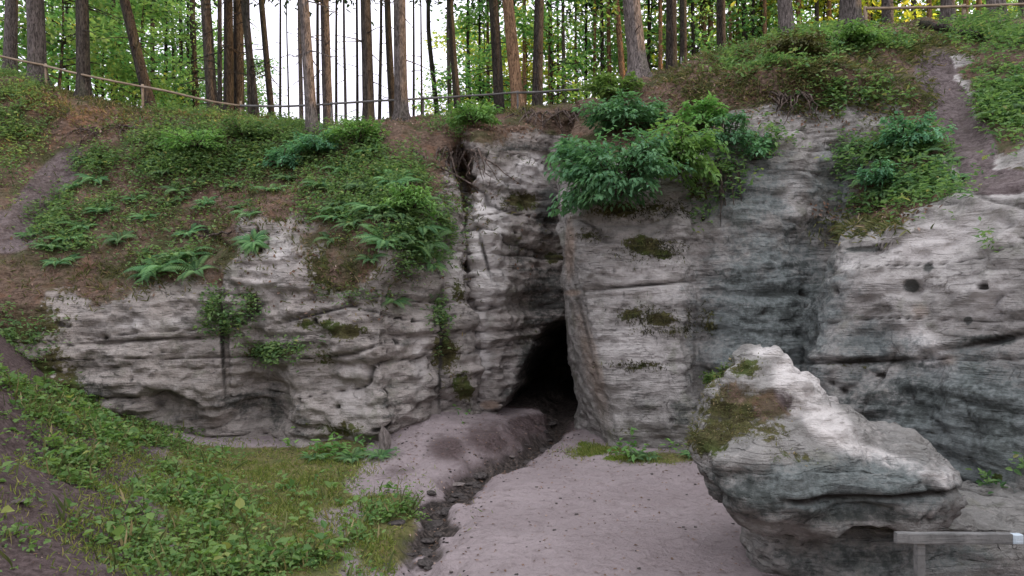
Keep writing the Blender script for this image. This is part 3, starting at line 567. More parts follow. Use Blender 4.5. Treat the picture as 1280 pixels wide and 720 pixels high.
# ------------------------------------------------------------------ boulder
def boulder():
    T = 260; secs = [  # z, xmin, xmax, ymin, ymax
     (-.3, 2.5, 7.0, 7.4, 9.4), (.3, 2.48, 6.9, 7.38, 9.4), (.52, 2.47, 6.8, 7.4, 9.4), (.6, 2.46, 5.4, 7.4, 9.4), (.69, 2.44, 4.9, 7.42, 9.4), (.73, 2.34, 4.62, 6.86, 9.4), (.84, 2.22, 4.66, 6.76, 9.4), (1.0, 2.10, 4.7, 6.72, 9.2),
     (1.22, 1.99, 4.72, 6.72, 9.1), (1.42, 1.92, 4.4, 6.78, 9.0), (1.58, 1.93, 3.85, 7.1, 8.9), (1.9, 2.03, 3.42, 7.4, 8.8), (2.2, 2.22, 3.15, 7.6, 8.7), (2.40, 2.34, 3.05, 7.75, 8.7), (2.49, 2.46, 2.95, 7.9, 8.6), (2.52, 2.62, 2.76, 8.05, 8.4)]
    S_ = np.array(secs); t = np.concatenate([[0], np.cumsum(np.linalg.norm(np.diff(S_, axis=0), axis=1))])
    X = pchip(t, S_, np.linspace(0, t[-1], 210))
    an = np.linspace(0, 2*math.pi, T, endpoint=False)
    ca, sa = np.cos(an), np.sin(an); e = .5
    ex = np.sign(ca)*np.abs(ca)**e; ey = np.sign(sa)*np.abs(sa)**e
    P = np.zeros((len(X), T, 3))
    P[..., 0] = ((X[:, 1]+X[:, 2])/2)[:, None]+((X[:, 2]-X[:, 1])/2)[:, None]*ex
    P[..., 1] = ((X[:, 3]+X[:, 4])/2)[:, None]+((X[:, 4]-X[:, 3])/2)[:, None]*ey
    P[..., 2] = X[:, 0][:, None]
    P[..., 0] += .3*(P[..., 1]-7)
    N = np.cross(np.gradient(P, axis=1), np.gradient(P, axis=0)); N /= np.linalg.norm(N, axis=-1)[..., None]+1e-9
    if (N[:, :, :2]*(P-P.mean((0, 1)))[:, :, :2]).sum() < 0: N = -N
    d, gr = rock_disp(P*1.5, np.zeros(P.shape[:2]), 1, .3); d = d*.5
    px, py = proj(P); fr = P[..., 1] < 8
    crack = np.exp(-((P[..., 2]-1.12-.06*(fbm(P, .8, 2)))/.03)**2)*sm(2.5, 2.8, P[..., 0])*sm(4.9, 4.4, P[..., 0])*fr
    d = d-.13*crack+.10*fbm(P, 1.1, 2, off=70)+.03*np.tanh(5*perlin(P*np.array([1.6, 1.6, 2.4])+15))+.035*fbm(P, 4.5, 3, off=71)+.03*np.tanh(3*perlin(P*np.array([3.4, 3.4, 5])+5))
    d = d-.25*blobs(px, py, [(1085, 648, 40, 18, 1)])*fr
    P = P+N*d[..., None]; px, py = proj(P)
    B = lambda L: blobs(px, py, L)
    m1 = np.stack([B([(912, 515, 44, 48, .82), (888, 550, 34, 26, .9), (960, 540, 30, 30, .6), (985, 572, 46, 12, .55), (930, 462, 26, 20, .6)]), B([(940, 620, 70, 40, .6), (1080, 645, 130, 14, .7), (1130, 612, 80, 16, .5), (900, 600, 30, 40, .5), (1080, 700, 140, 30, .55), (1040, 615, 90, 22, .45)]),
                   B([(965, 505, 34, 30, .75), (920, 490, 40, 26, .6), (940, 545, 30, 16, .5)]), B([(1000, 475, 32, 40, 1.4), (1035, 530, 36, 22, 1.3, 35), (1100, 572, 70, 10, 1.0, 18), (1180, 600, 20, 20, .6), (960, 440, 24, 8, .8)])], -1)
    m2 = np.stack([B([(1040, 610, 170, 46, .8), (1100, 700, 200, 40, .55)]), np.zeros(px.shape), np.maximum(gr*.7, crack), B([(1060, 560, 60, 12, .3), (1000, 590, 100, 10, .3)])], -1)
    k = len(X); i, j = np.meshgrid(np.arange(k-1), np.arange(T), indexing='ij'); j2 = (j+1) % T
    Qd = np.stack([i*T+j, i*T+j2, (i+1)*T+j2, (i+1)*T+j], -1).reshape(-1, 4)
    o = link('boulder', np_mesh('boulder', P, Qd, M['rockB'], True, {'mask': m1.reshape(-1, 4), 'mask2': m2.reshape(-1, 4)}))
    SURF['boulder'] = (P.reshape(-1, 3), N.reshape(-1, 3), px.ravel(), py.ravel(), np.zeros(px.size), k, T)
    tag(o, 'large undercut sandstone boulder with mossy left shoulder and white worn top, beside the wooden railing', 'boulder')
boulder()

# ------------------------------------------------------------------ scattered ground cover
def scatter(surfs, blob, n, extra=None):
    Ps, Ns = [], []
    for s in surfs:
        P, N, px, py, soil, h, w = SURF[s]
        G = P.reshape(h, w, 3) if h*w == len(P) else None
        A = np.linalg.norm(np.cross(np.gradient(G, axis=1), np.gradient(G, axis=0)), axis=-1).ravel()
        dens = blobs(px, py, blob)
        if extra is not None: dens = np.maximum(dens, extra(P, N, px, py, soil))
        dens = dens*(1-blobs(px, py, [(1175, 95, 22, 26, 1, -30), (1192, 135, 20, 40, 1, -20), (1215, 190, 24, 40, 1, -10), (1255, 228, 50, 20, 1), (40, 250, 80, 20, .95, -50)]))
        dens = dens*np.clip(.75+1.1*fbm(P, 1.6, 3, off=33), 0, 2)
        dens = np.where((px > -160) & (px < 1420) & (P[:, 1] < 26), dens, 0)
        Ps.append((P, N, A*dens))
    wt = np.concatenate([p[2] for p in Ps]); P = np.vstack([p[0] for p in Ps]); N = np.vstack([p[1] for p in Ps])
    i = RNG.choice(len(wt), n, p=wt/wt.sum())
    return P[i]+RNG.normal(size=(n, 3))*.02, N[i]
UP = np.array([0, 0, 1.])
def plants(P, N, per, L, Wd, lift, spread, flat=.6):
    """little plants: several leaves around each point"""
    n = len(P); Pn = np.repeat(P, per, 0); Nn = np.repeat(N, per, 0); k = len(Pn)
    sz = np.repeat(rnd(n, .6, 1.35), per)
    base = Pn+Nn*(rnd(k, .2, 1)*lift*sz)[:, None]+RNG.normal(size=(k, 3))*spread*sz[:, None]
    d = rdir(k); d[:, 2] *= .35; d = d+Nn*.25
    nn = UP*flat+Nn*.35+RNG.normal(size=(k, 3))*.32
    t = np.clip(np.repeat(rnd(n, 0, 1), per)*.6+rnd(k)*.4, 0, 1)
    return leaves(base, d, nn, L*sz*rnd(k, .7, 1.2), Wd*sz*rnd(k, .7, 1.2), t)
def stuff(name, label, cat, arr, mat):
    V, Q, t = arr
    return tag(link(name, np_mesh(name, V, Q, mat, False, {'tint': t})), label, cat, kind='stuff')
cat2 = lambda L: (np.vstack([a[0] for a in L]), np.vstack([a[1]+o for a, o in zip(L, np.cumsum([0]+[len(a[0]) for a in L[:-1]]))]), np.concatenate([a[2] for a in L]))

LB = [(250, 195, 80, 36, 1.2), (335, 180, 56, 20, 1.0), (125, 205, 32, 16, .8), (60, 262, 34, 30, .6), (140, 265, 50, 22, .35), (475, 245, 52, 48, 1.0), (520, 290, 34, 40, 1.2), (430, 195, 50, 24, .8), (215, 325, 40, 20, .4),
      (15, 150, 38, 50, .7), (90, 300, 36, 22, .5), (300, 395, 16, 26, 1.0, 40), (350, 438, 36, 10, .9), (270, 388, 9, 24, 1.1), (262, 405, 12, 8, 1.0), (400, 255, 30, 24, .4), (25, 425, 36, 26, 1), (590, 160, 36, 10, .8), (440, 370, 40, 5, .5), (545, 400, 8, 30, .4), (200, 250, 120, 40, .12)]
P, N = scatter(['cliff_left'], LB, 15000)
stuff('undergrowth', 'low green leafy undergrowth covering the slope above the left rock wall', 'undergrowth', plants(P, N, 6, .085, .045, .17, .08), M['under'])
P, N = scatter(['cliff_left', 'cliff_cave'], [(300, 250, 260, 90, .5), (100, 150, 160, 50, .8), (420, 350, 60, 50, .6), (600, 160, 120, 14, 1), (560, 210, 30, 40, .6), (120, 340, 100, 30, .6)], 9000)
k = len(P); litter1 = leaves(P+N*.02, rdir(k), N+.5*rdir(k), rnd(k, .04, .1), rnd(k, .03, .06), rnd(k))
P, N = scatter(['cliff_right'], [(960, 110, 120, 40, .8), (880, 130, 50, 40, .8), (1090, 265, 60, 14, .8), (1060, 130, 60, 40, .6)], 5000)
k = len(P); litter2 = leaves(P+N*.02, rdir(k), N+.5*rdir(k), rnd(k, .04, .1), rnd(k, .03, .06), rnd(k))
stuff('leaf_litter', 'dry brown leaf litter strewn over the slopes above the rock', 'leaf litter', cat2([litter1, litter2]), M['litter'])
RB = [(1125, 205, 65, 42, 1.2), (1165, 235, 40, 18, 1.3), (1085, 250, 26, 16, 1), (1255, 130, 36, 40, 1.2), (1240, 45, 50, 16, .8), (900, 225, 26, 26, .5), (1050, 55, 80, 12, .9), (880, 240, 20, 30, .4), (1240, 305, 10, 8, .8), (960, 80, 60, 14, .4), (1060, 120, 60, 20, .6), (1245, 600, 8, 6, 1.2), (1277, 578, 6, 8, 1.2), (960, 180, 30, 16, .5)]
P, N = scatter(['cliff_right'], RB, 10000)
stuff('bank_herbs', 'bright green leafy herbs on the right bank beside the sandy gully', 'undergrowth', plants(P, N, 5, .1, .05, .18, .06), M['under'])
# hanging dry turf on the right rim: long thin blades drooping
P, N = scatter(['cliff_right'], [(1000, 92, 100, 36, 1.2), (930, 75, 50, 30, 1), (870, 110, 40, 26, .8), (1100, 120, 60, 26, 1), (1130, 60, 70, 20, .8), (1080, 285, 46, 14, .9), (1010, 130, 70, 14, 1)], 42000)
k = len(P); d = N*.8+RNG.normal(size=(k, 3))*.45-UP*.35
tf = leaves(P, d, UP+RNG.normal(size=(k, 3))*.4, rnd(k, .07, .2), rnd(k, .01, .025), rnd(k), .1, .45)
stuff('hanging_turf', 'dry olive turf and moss hanging over the right cliff edge', 'turf', tf, M['dry'])
P, N = scatter(['cliff_left', 'cliff_cave'], [(300, 270, 270, 80, .4), (100, 130, 160, 40, .8), (420, 340, 60, 50, .8), (130, 345, 100, 30, .8), (300, 150, 120, 8, 1), (640, 140, 80, 6, .8), (240, 140, 80, 10, 1), (480, 330, 60, 30, .6), (560, 440, 18, 30, .5), (345, 438, 40, 10, .4)], 22000)
k = len(P); d = N*.5+RNG.normal(size=(k, 3))*.45+UP*.35
stuff('slope_grass', 'thin yellowish grass and moss between the ferns on the left slope', 'grass', leaves(P, d, UP+RNG.normal(size=(k, 3))*.4, rnd(k, .06, .2), rnd(k, .012, .03), rnd(k), .1, .3), M['dry'])
# boulder moss tufts
P, N = scatter(['boulder'], [(910, 515, 34, 34, .8), (885, 545, 26, 20, .9), (930, 462, 22, 16, .4), (950, 520, 30, 26, .35), (985, 570, 40, 10, .2)], 4600)
k = len(P); d = N*.8+RNG.normal(size=(k, 3))*.5
stuff('boulder_moss', 'yellow-green moss and short grass on the left shoulder of the boulder', 'moss', leaves(P, d, UP+RNG.normal(size=(k, 3))*.5, rnd(k, .015, .05), rnd(k, .006, .016), rnd(k), .1, .2), M['dry'])

P, N = scatter(['cliff_right'], [(812, 312, 32, 13, 1.2), (735, 293, 14, 6, .8), (800, 262, 60, 10, .6), (812, 393, 42, 10, 1), (835, 412, 34, 6, .9), (800, 456, 34, 5, .8), (885, 400, 10, 24, .3)], 4200)
k = len(P); d = N*.5+RNG.normal(size=(k, 3))*.5-UP*.4
stuff('wall_moss', 'dark olive moss tufts clinging to the face of the buttress', 'moss', leaves(P, d, UP+RNG.normal(size=(k, 3))*.4, rnd(k, .03, .1), rnd(k, .008, .02), rnd(k), .1, .45), M['mossd'])
def on_ground(n, dens_fn, x0=-9, x1=5, y0=5, y1=15.5):
    x, y = rnd(n*8, x0, x1), rnd(n*8, y0, y1); z, db, gd, sd = ground_z(x, y)
    P = np.stack([x, y, z], -1); px, py = proj(P); dn = dens_fn(px, py, db, gd, P)
    i = np.nonzero(rnd(len(x)) < dn)[0][:n]; return P[i]
def weed_d(px, py, db, gd, P):
    d = blobs(px, py, [(130, 560, 90, 60, 1), (90, 500, 80, 40, 1), (45, 432, 80, 40, 1.3), (200, 635, 80, 34, 1), (300, 705, 120, 30, .9), (420, 700, 50, 30, .6), (500, 650, 40, 26, 1), (520, 655, 18, 14, 1.3), (180, 690, 60, 40, .6), (80, 690, 80, 40, .3), (30, 590, 40, 60, .12), (250, 575, 80, 12, .12), (390, 610, 60, 16, .1), (340, 650, 90, 20, .22)])
    d = d*(1-.9*blobs(px, py, [(420, 652, 34, 16, 1), (140, 640, 50, 22, .9), (20, 570, 40, 50, .9), (355, 590, 60, 20, .8)]))
    return d*np.clip(.5+2.0*fbm(P, 1.1, 3, off=44), 0, 1)*(gd > .3)
P = on_ground(9500, weed_d); N = np.tile(UP, (len(P), 1))
small = plants(P, N, 5, .058, .042, .075, .055, .8)
P = on_ground(900, weed_d); N = np.tile(UP, (len(P), 1))
stalk = on_ground(3200, weed_d); ks = len(stalk)
stuff('dead_stems', 'thin dry grass stems standing among the weeds on the bank', 'grass', leaves(stalk, RNG.normal(size=(ks, 3))*.3+UP, RNG.normal(size=(ks, 3))+.1, rnd(ks, .12, .32), rnd(ks, .006, .014), rnd(ks), .1, .3), M['dry'])
big = plants(P, N, 6, .115, .085, .15, .06, .9)
stuff('weeds', 'lush green broad-leaved weeds covering the bank at lower left', 'weeds', cat2([small, big]), M['weed'])
def grass_d(px, py, db, gd, P):
    d = blobs(px, py, [(300, 600, 150, 22, .8), (430, 620, 50, 20, .7), (480, 680, 60, 40, .9), (250, 650, 190, 70, .7), (100, 500, 60, 50, .7), (420, 575, 40, 10, 1), (820, 573, 60, 6, 1), (745, 566, 30, 9, 1.2), (120, 560, 80, 60, .5)])
    return d*np.clip(.6+1.3*fbm(P, 1.1, 3, off=54), 0, 1)*(gd > .35)
P = on_ground(40000, grass_d); k = len(P)
stuff('grass', 'short olive grass on the flat ground below the left rock wall', 'grass', leaves(P, RNG.normal(size=(k, 3))*.5+UP*.6, RNG.normal(size=(k, 3))+UP*.1, rnd(k, .03, .11), rnd(k, .008, .016), rnd(k), .1, .3), M['grass'])
x = rnd(6000, -5, 4.5); y = rnd(6000, 5.5, 16.5); z, db, gd, sd = ground_z(x, y); ok = rnd(len(x)) < .25+.75*np.exp(-(gd/.6)**2)+.6*np.exp(-((y-13.2)/.7)**2)
P = np.stack([x, y, z+.008], -1)[ok]; k = len(P)
stuff('fallen_leaves', 'small dry leaves and twigs scattered over the sandy path', 'leaf litter', leaves(P, rdir(k)*np.array([1, 1, .15]), UP+.35*rdir(k), rnd(k, .02, .07), rnd(k, .008, .035), rnd(k)), M['litter'])
x = rnd(2600, -5, 4.5); y = rnd(2600, 5.5, 16.5); z, db, gd, sd = ground_z(x, y); ok = rnd(len(x)) < .12+1.1*np.exp(-(gd/.5)**2)+.5*np.exp(-((y-13.1)/.5)**2)
P = np.stack([x, y, z], -1)[ok]; k = len(P); cb = np.array([[a_, b_, c_] for c_ in (-1, 1) for a_, b_ in ((-1, -1), (1, -1), (1, 1), (-1, 1))])*.58
sz = rnd(k, .008, .03)**1.0; PV = P[:, None]+(cb[None]*RNG.uniform(.6, 1.35, (k, 8, 3)))*sz[:, None, None]*np.array([1.3, 1., .7])
PQ = (np.arange(k)*8)[:, None, None]+np.array([[3, 2, 1, 0], [4, 5, 6, 7], [0, 1, 5, 4], [1, 2, 6, 5], [2, 3, 7, 6], [3, 0, 4, 7]])[None]
tag(link('pebbles', np_mesh('pebbles', PV, PQ.reshape(-1, 4), M['stone'], False)), 'small dark pebbles strewn along the ditch and over the sandy path', 'pebbles', kind='stuff')
def edge_d(px, py, db, gd, P):
    return blobs(px, py, [(425, 566, 50, 9, 1), (800, 567, 30, 6, .9), (850, 566, 22, 6, .6), (790, 570, 14, 8, 1), (345, 158, 1, 1, 0), (865, 570, 10, 5, .9), (540, 528, 40, 5, .25), (560, 505, 20, 6, .2)])
P = on_ground(420, edge_d); N = np.tile(UP, (len(P), 1))
stuff('wall_foot_weeds', 'green weeds along the foot of the rock walls', 'weeds', plants(P, N, 7, .14, .07, .2, .07, .8), M['weed'])

# ------------------------------------------------------------------ ferns
def fern_mesh(seed, nf=10):
    r = np.random.default_rng(seed); out = []; st = MB()
    for f in range(nf):
        az = f/nf*2*math.pi+r.uniform(-.3, .3); L = r.uniform(.5, .9); rise = r.uniform(.6, 1.2)
        n = 20; t = np.linspace(.12, 1, n)
        rad = L*t*np.cos(.25*t); zz = L*(rise*t-.85*t*t*rise)
        dirh = np.array([math.cos(az), math.sin(az), 0]); side = np.array([-math.sin(az), math.cos(az), 0])
        C = dirh*rad[:, None]+UP*zz[:, None]
        st.tube(np.vstack([[[0, 0, -.03]], C]), np.linspace(.008, .003, n+1), 3)
        T = np.gradient(C, axis=0); T /= np.linalg.norm(T, axis=1)[:, None]; Nn = np.cross(side[None], T); Nn *= np.sign(Nn[:, 2:3]+1e-6)
        ln = .12*np.sin(np.clip(t*1.05, 0, 1)**.7*math.pi)**.8*L/.7+.015
        for s in (1, -1): out.append(leaves(C, side*s+T*.35-Nn*.15, Nn, ln, ln*.2+.007, np.full(n, r.uniform(.1, .9)), .05, .2))
        out.append(leaves(C[-1:], T[-1:], Nn[-1:], .06, .02, np.array([.5])))
    sv = np.vstack(st.V); out.append((sv, np.vstack(st.Q), np.full(len(sv), .3)))
    V, Q, t = cat2(out)
    return np_mesh('fern', V, Q, M['fern'], False, {'tint': t})
fm = [fern_mesh(i, 10+2*i) for i in range(3)]
def place(me, name, px, py, sc, label, cat, group=None, lift=.0, tilt=.45):
    p, n = hit(px, py)
    if p is None: return None
    o = link(name, me); o.location = p+n*lift
    up = Vector(n*tilt+UP*(1-tilt)).normalized()
    q = up.to_track_quat('Z', 'Y'); q.rotate  # keep the plant square to a blend of slope and vertical
    from mathutils import Quaternion
    o.rotation_mode = 'QUATERNION'; o.rotation_quaternion = q @ Quaternion((0, 0, 1), random.uniform(0, 6.28))
    o.scale = (sc,)*3
    tag(o, label, cat, group); return o
fl = [(205, 338, 1.25), (228, 325, 1.2), (190, 345, 1.0), (245, 340, 1.0), (90, 300, .9), (62, 312, .8), (105, 285, .8), (40, 295, .7), (130, 265, .8), (150, 300, .8), (75, 330, .8), (185, 275, .8), (170, 250, .7), (120, 225, .8), (95, 235, .7), (225, 240, .8), (210, 215, .8), (260, 255, .6), (290, 235, .7), (340, 240, .8), (360, 225, .8)]
_q = random.Random(4)
fl += [(_q.uniform(60, 340), _q.uniform(190, 330), _q.uniform(.4, .75)) for _ in range(18)]
for i, (x, y, s) in enumerate(fl):
    place(fm[i % 3], 'fern', x, y, s*.85, 'green fern with arching fronds on the brown slope above the left rock wall', 'fern', 'ferns on the slope above the left rock wall')
fl2 = [(420, 265, .9), (445, 280, .9), (470, 265, 1), (500, 270, 1), (525, 285, 1), (510, 310, 1), (535, 305, .9), (480, 300, .9), (455, 235, .9), (490, 235, .9), (520, 255, .9), (400, 235, .8), (430, 215, .8), (540, 330, .7), (465, 325, .6), (415, 300, .6)]
_q = random.Random(3)
fl2 += [(_q.gauss(480, 36), _q.gauss(265, 34), _q.uniform(.5, .9)) for _ in range(12)]
for i, (x, y, s) in enumerate(fl2):
    place(fm[i % 3], 'fern', x, y, s*.9, 'light green fern in the dense clump overhanging the recess left of the cave', 'fern', 'ferns overhanging the recess')
fl3 = [(1095, 195, .8), (1120, 180, .8), (1150, 195, .9), (1180, 205, .9), (1195, 225, .7), (1130, 225, .9), (1160, 235, .9), (1105, 240, .7), (1080, 225, .8), (1060, 185, .7)]
for i, (x, y, s) in enumerate(fl3):
    place(fm[i % 3], 'fern', x, y, s*.75, 'green fern on the bank left of the sandy gully at upper right', 'fern', 'ferns beside the right gully')
for i, (x, y, s) in enumerate([(1235, 120, .8), (1255, 105, .8), (1265, 140, .9), (1240, 150, .8), (1275, 125, .8)]):
    place(fm[i % 3], 'fern', x, y, s*.75, 'green fern on the bank right of the sandy gully at the photo edge', 'fern', 'ferns right of the gully')
for i, (x, y, s) in enumerate([(795, 574, .45), (812, 572, .4), (868, 572, .5), (395, 575, .5), (440, 575, .55), (475, 572, .5)]):
    place(fm[i % 3], 'fern', x, y, s, ['small fern at the foot of the buttress', 'tiny fern right of another at the foot of the buttress', 'small fern at the foot of the grey crevice beside the boulder', 'small fern at the foot of the left rock wall, leftmost of three', 'small fern at the foot of the left rock wall, middle of three', 'small fern at the foot of the left rock wall, beside the corner'][i], 'fern')

# ------------------------------------------------------------------ shrubs
def shrub_meshes(seed, R=(1., .8, .7), nb=26, per=60, leaf=.13, mat='shrubT', droop=.3):
    r = np.random.default_rng(seed); st = MB(); out = []
    R = np.array(R)
    for b in range(nb):
        az = r.uniform(0, 2*math.pi); el = r.uniform(-.5, 1.1)
        d = np.array([math.cos(az)*math.cos(el), math.sin(az)*math.cos(el), math.sin(el)]); tip = d*R*r.uniform(.6, 1.05)+np.array([0, 0, .25*R[2]])
        t = np.linspace(0, 1, 7)[:, None]
        C = tip*t+np.array([0, 0, 1])*(.35*np.sin(t*2.4)-.3*t*t*droop*2)*R[2]*.6+r.normal(size=(7, 3))*.02
        st.tube(C, np.linspace(.018, .004, 7), 5)
        # flat sprays of leaves towards the end of every branch
        n = per; s = r.beta(2.4, 1.3, n); idx = np.clip((s*6).astype(int), 0, 5); fr = (s*6-idx)[:, None]
        B = C[idx]*(1-fr)+C[idx+1]*fr; T = C[idx+1]-C[idx]; T /= np.linalg.norm(T, axis=1)[:, None]
        sd = np.cross(T, UP); sd /= np.linalg.norm(sd, axis=1)[:, None]+1e-6; sg = np.where(r.random(n) < .5, 1, -1)[:, None]
        off = sd*sg*r.uniform(0, .26, n)[:, None]*R.mean()+UP*r.normal(size=n)[:, None]*.045
        dd = sd*sg*.8+T*.7+r.normal(size=(n, 3))*.3-UP*droop*.8
        out.append(leaves(B+off, dd, UP+r.normal(size=(n, 3))*.28, leaf*r.uniform(.6, 1.25, n), leaf*.5*r.uniform(.7, 1.2, n), np.clip(r.uniform(0, 1)*.5+r.random(n)*.5, 0, 1), .12, .25))
    V, Q, t = cat2(out)
    return st.mesh('stem', M['root']), np_mesh('foliage', V, Q, M[mat], False, {'tint': t})
SV = {}
def shrub(px, py, R, kind, label, cat='shrub', group=None, lift=.15, nb=26, per=60, leaf=.13, mat='shrubT', droop=.3, fwd=0, name='shrub'):
    key = (kind, R, nb, per, leaf, mat, droop)
    if key not in SV: SV[key] = shrub_meshes(len(SV)+11, R, nb, per, leaf, mat, droop)
    p, n = hit(px, py)
    if p is None: return
    o = empty(name, p+n*lift+np.array([0, -fwd, -.35*fwd]), random.uniform(-.4, .4)); tag(o, label, cat, group)
    link('stem', SV[key][0], o); link('foliage', SV[key][1], o); return o
shrub(770, 238, (1.5, 1.0, 1.15), 'a', 'big blue-green shrub overhanging the buttress to the right of the cave', nb=70, per=70, droop=.5, lift=.3, fwd=.75)
shrub(838, 215, (1.0, .8, .9), 'b', 'drooping green shrub on the right shoulder of the buttress, below the bigger shrub', nb=40, per=60, droop=.5, lift=.2, fwd=.55, mat='shrubG')
shrub(728, 222, (.75, .6, .7), 'c', 'blue-green shrub on the left corner of the buttress above the cave recess', nb=30, per=60, droop=.5, lift=.2, fwd=.5)
shrub(775, 128, (1.0, .7, .5), 'd', 'green shrub at the rim in front of the thick grey trunk', nb=26, per=60, droop=.2, lift=.2, mat='shrubG')
shrub(790, 168, (1.3, .8, .6), 'a2', 'blue-green shrub on the bare brow above the big overhanging shrub', nb=44, per=60, droop=.35, lift=.3)
shrub(880, 165, (.7, .6, .5), 'a3', 'small green shrub on the brow above the grey crevice', nb=22, per=50, droop=.35, lift=.2, mat='shrubG')
shrub(592, 160, (.75, .6, .4), 'd', 'low green shrub on the bare rim above the recess', nb=24, per=60, leaf=.11, droop=.3, mat='shrubG')
shrub(400, 195, (.8, .7, .5), 'd', 'blue-green shrub around the foot of the trunk standing below the rim', nb=24, per=60, leaf=.11, droop=.2)
shrub(355, 212, (.6, .5, .35), 'e', 'small blue-green shrub left of the trunk standing below the rim', nb=20, per=50, leaf=.1)
shrub(455, 185, (.9, .7, .5), 'f', 'green shrub at the top of the fern clump left of the recess', nb=26, per=60, leaf=.1, mat='shrubG', droop=.2)
shrub(512, 270, (.7, .6, .5), 'f', 'light green shrub bulging over the recess from the fern clump', nb=24, per=60, leaf=.09, mat='shrubG', droop=.4)
shrub(250, 190, (1.0, .8, .45), 'f', 'wide low bright green shrub on the upper left slope', nb=30, per=70, leaf=.09, mat='shrubG', droop=.2)
shrub(310, 178, (.9, .7, .4), 'f', 'dark green low shrub right of the bright green one on the upper left slope', nb=28, per=60, leaf=.09, mat='under', droop=.2)
shrub(940, 200, (.5, .5, .4), 'g', 'small leafy shrub on the grey wall right of the overhanging shrub', nb=16, per=46, leaf=.09)
shrub(1135, 190, (.8, .6, .5), 'g', 'blue-green shrub on the right bank above the pale rock', nb=24, per=60, leaf=.1)
shrub(1105, 230, (.5, .5, .4), 'g', 'small blue-green shrub at the left end of the right bank', nb=18, per=50, leaf=.09)
shrub(900, 480, (.4, .35, .35), 'g', 'small pale green plant in the gap behind the mossy boulder', nb=16, per=40, leaf=.08, mat='weed', lift=.1)
shrub(905, 185, (.7, .55, .6), 'h', 'leafy shrub hanging over the grey crevice beside the buttress', nb=24, per=60, leaf=.1, droop=.5)
shrub(1060, 62, (1.0, .7, .4), 'i', 'low green shrub on the right rim below the thick grey trunks', nb=28, per=60, leaf=.1, mat='shrubG', droop=.4)
shrub(1000, 75, (.9, .6, .4), 'i', 'low green shrub on the right rim left of the thick grey trunks', nb=24, per=60, leaf=.1, mat='dry', droop=.4)

# ------------------------------------------------------------------ trees on the rim
def ordinal(n):
    w = {1: 'first', 2: 'second', 3: 'third', 4: 'fourth', 5: 'fifth', 6: 'sixth', 7: 'seventh', 8: 'eighth', 9: 'ninth', 10: 'tenth', 11: 'eleventh', 12: 'twelfth', 13: 'thirteenth', 14: 'fourteenth', 15: 'fifteenth', 16: 'sixteenth', 17: 'seventeenth', 18: 'eighteenth', 19: 'nineteenth'}
    tens = {2: 'twenty', 3: 'thirty', 4: 'forty', 5: 'fifty', 6: 'sixty', 7: 'seventy', 8: 'eighty'}
    tth = {2: 'twentieth', 3: 'thirtieth', 4: 'fortieth', 5: 'fiftieth', 6: 'sixtieth', 7: 'seventieth', 8: 'eightieth'}
    if n in w: return w[n]
    return tth[n//10] if n % 10 == 0 else tens[n//10]+'-'+w[n % 10]
# px at top of frame, px at foot, width in px, bark (D dark, G grey, R orange sunlight put into the bark colour)
TR = [(12, 12, 15, 'G'), (43, 46, 21, 'G'), (103, 104, 16, 'D'), (139, 143, 9, 'D'), (152, 152, 7, 'G'), (155, 193, 14, 'D'), (167, 170, 6, 'D'), (191, 191, 6, 'D'), (206, 206, 5, 'D'), (215, 219, 4, 'D'), (227, 229, 5.5, 'D'),
 (240, 248, 9, 'D'), (257, 267, 14, 'D'), (283, 285, 13, 'D'), (299, 298, 14, 'D'), (306, 321, 10, 'D'), (327, 341, 8, 'D'), (357, 362, 2.6, 'D'), (375, 377, 6, 'G'), (382, 391, 14, 'G'), (397, 399, 5, 'D'), (406, 411, 13, 'G'), (428, 433, 4, 'G'),
 (459, 461, 15, 'D'), (478, 474, 5, 'D'), (484, 494, 10, 'D'), (499, 502, 17, 'G'), (526, 527, 3, 'D'), (533, 552, 7, 'D'), (561, 564, 6, 'G'), (563, 577, 10, 'D'), (582, 590, 5, 'D'), (617, 625, 14, 'D'), (637, 649, 16, 'R'), (654, 657, 6, 'R'),
 (672, 671, 14, 'D'), (686, 688, 8, 'R'), (705, 706, 6, 'G'), (732, 733, 5, 'D'), (751, 753, 6, 'D'), (760, 762, 6, 'R'), (772, 783, 9, 'R'), (788, 798, 23, 'G'), (811, 811, 4, 'D'), (837, 839, 14, 'D'), (853, 854, 10, 'D'), (881, 883, 7, 'R'),
 (889, 891, 8, 'R'), (901, 903, 12, 'D'), (911, 913, 5, 'R'), (930, 932, 8, 'D'), (942, 943, 5, 'D'), (977, 985, 18, 'G'), (996, 1002, 8, 'R'), (1020, 1022, 6, 'D'), (1061, 1063, 25, 'G'), (1110, 1111, 14, 'G'), (1140, 1142, 7, 'D'), (1184, 1185, 16, 'G'), (1207, 1208, 7, 'R'), (1245, 1247, 20, 'G'), (1276, 1277, 9, 'D')]
TR += [(66, 67, 4, 'D'), (84, 85, 5, 'D'), (120, 122, 4.5, 'D'), (178, 180, 4, 'D'), (235, 237, 4, 'D'), (274, 276, 6, 'D'), (311, 313, 5, 'D'), (349, 351, 3.6, 'D'), (419, 421, 4, 'D'), (447, 446, 4, 'D'), (516, 517, 3.6, 'D'), (598, 600, 4, 'D'), (609, 610, 5, 'R'), (645, 640, 5, 'D'), (697, 698, 4, 'R'), (720, 721, 4, 'R'), (742, 743, 5, 'R'), (824, 826, 6, 'R'), (866, 868, 6, 'D'), (921, 922, 5, 'R'), (957, 958, 6, 'R'), (1036, 1037, 6, 'R'), (1086, 1087, 7, 'R'), (1160, 1161, 7, 'R'), (1225, 1226, 7, 'R')]
TR.sort(key=lambda t: t[1])
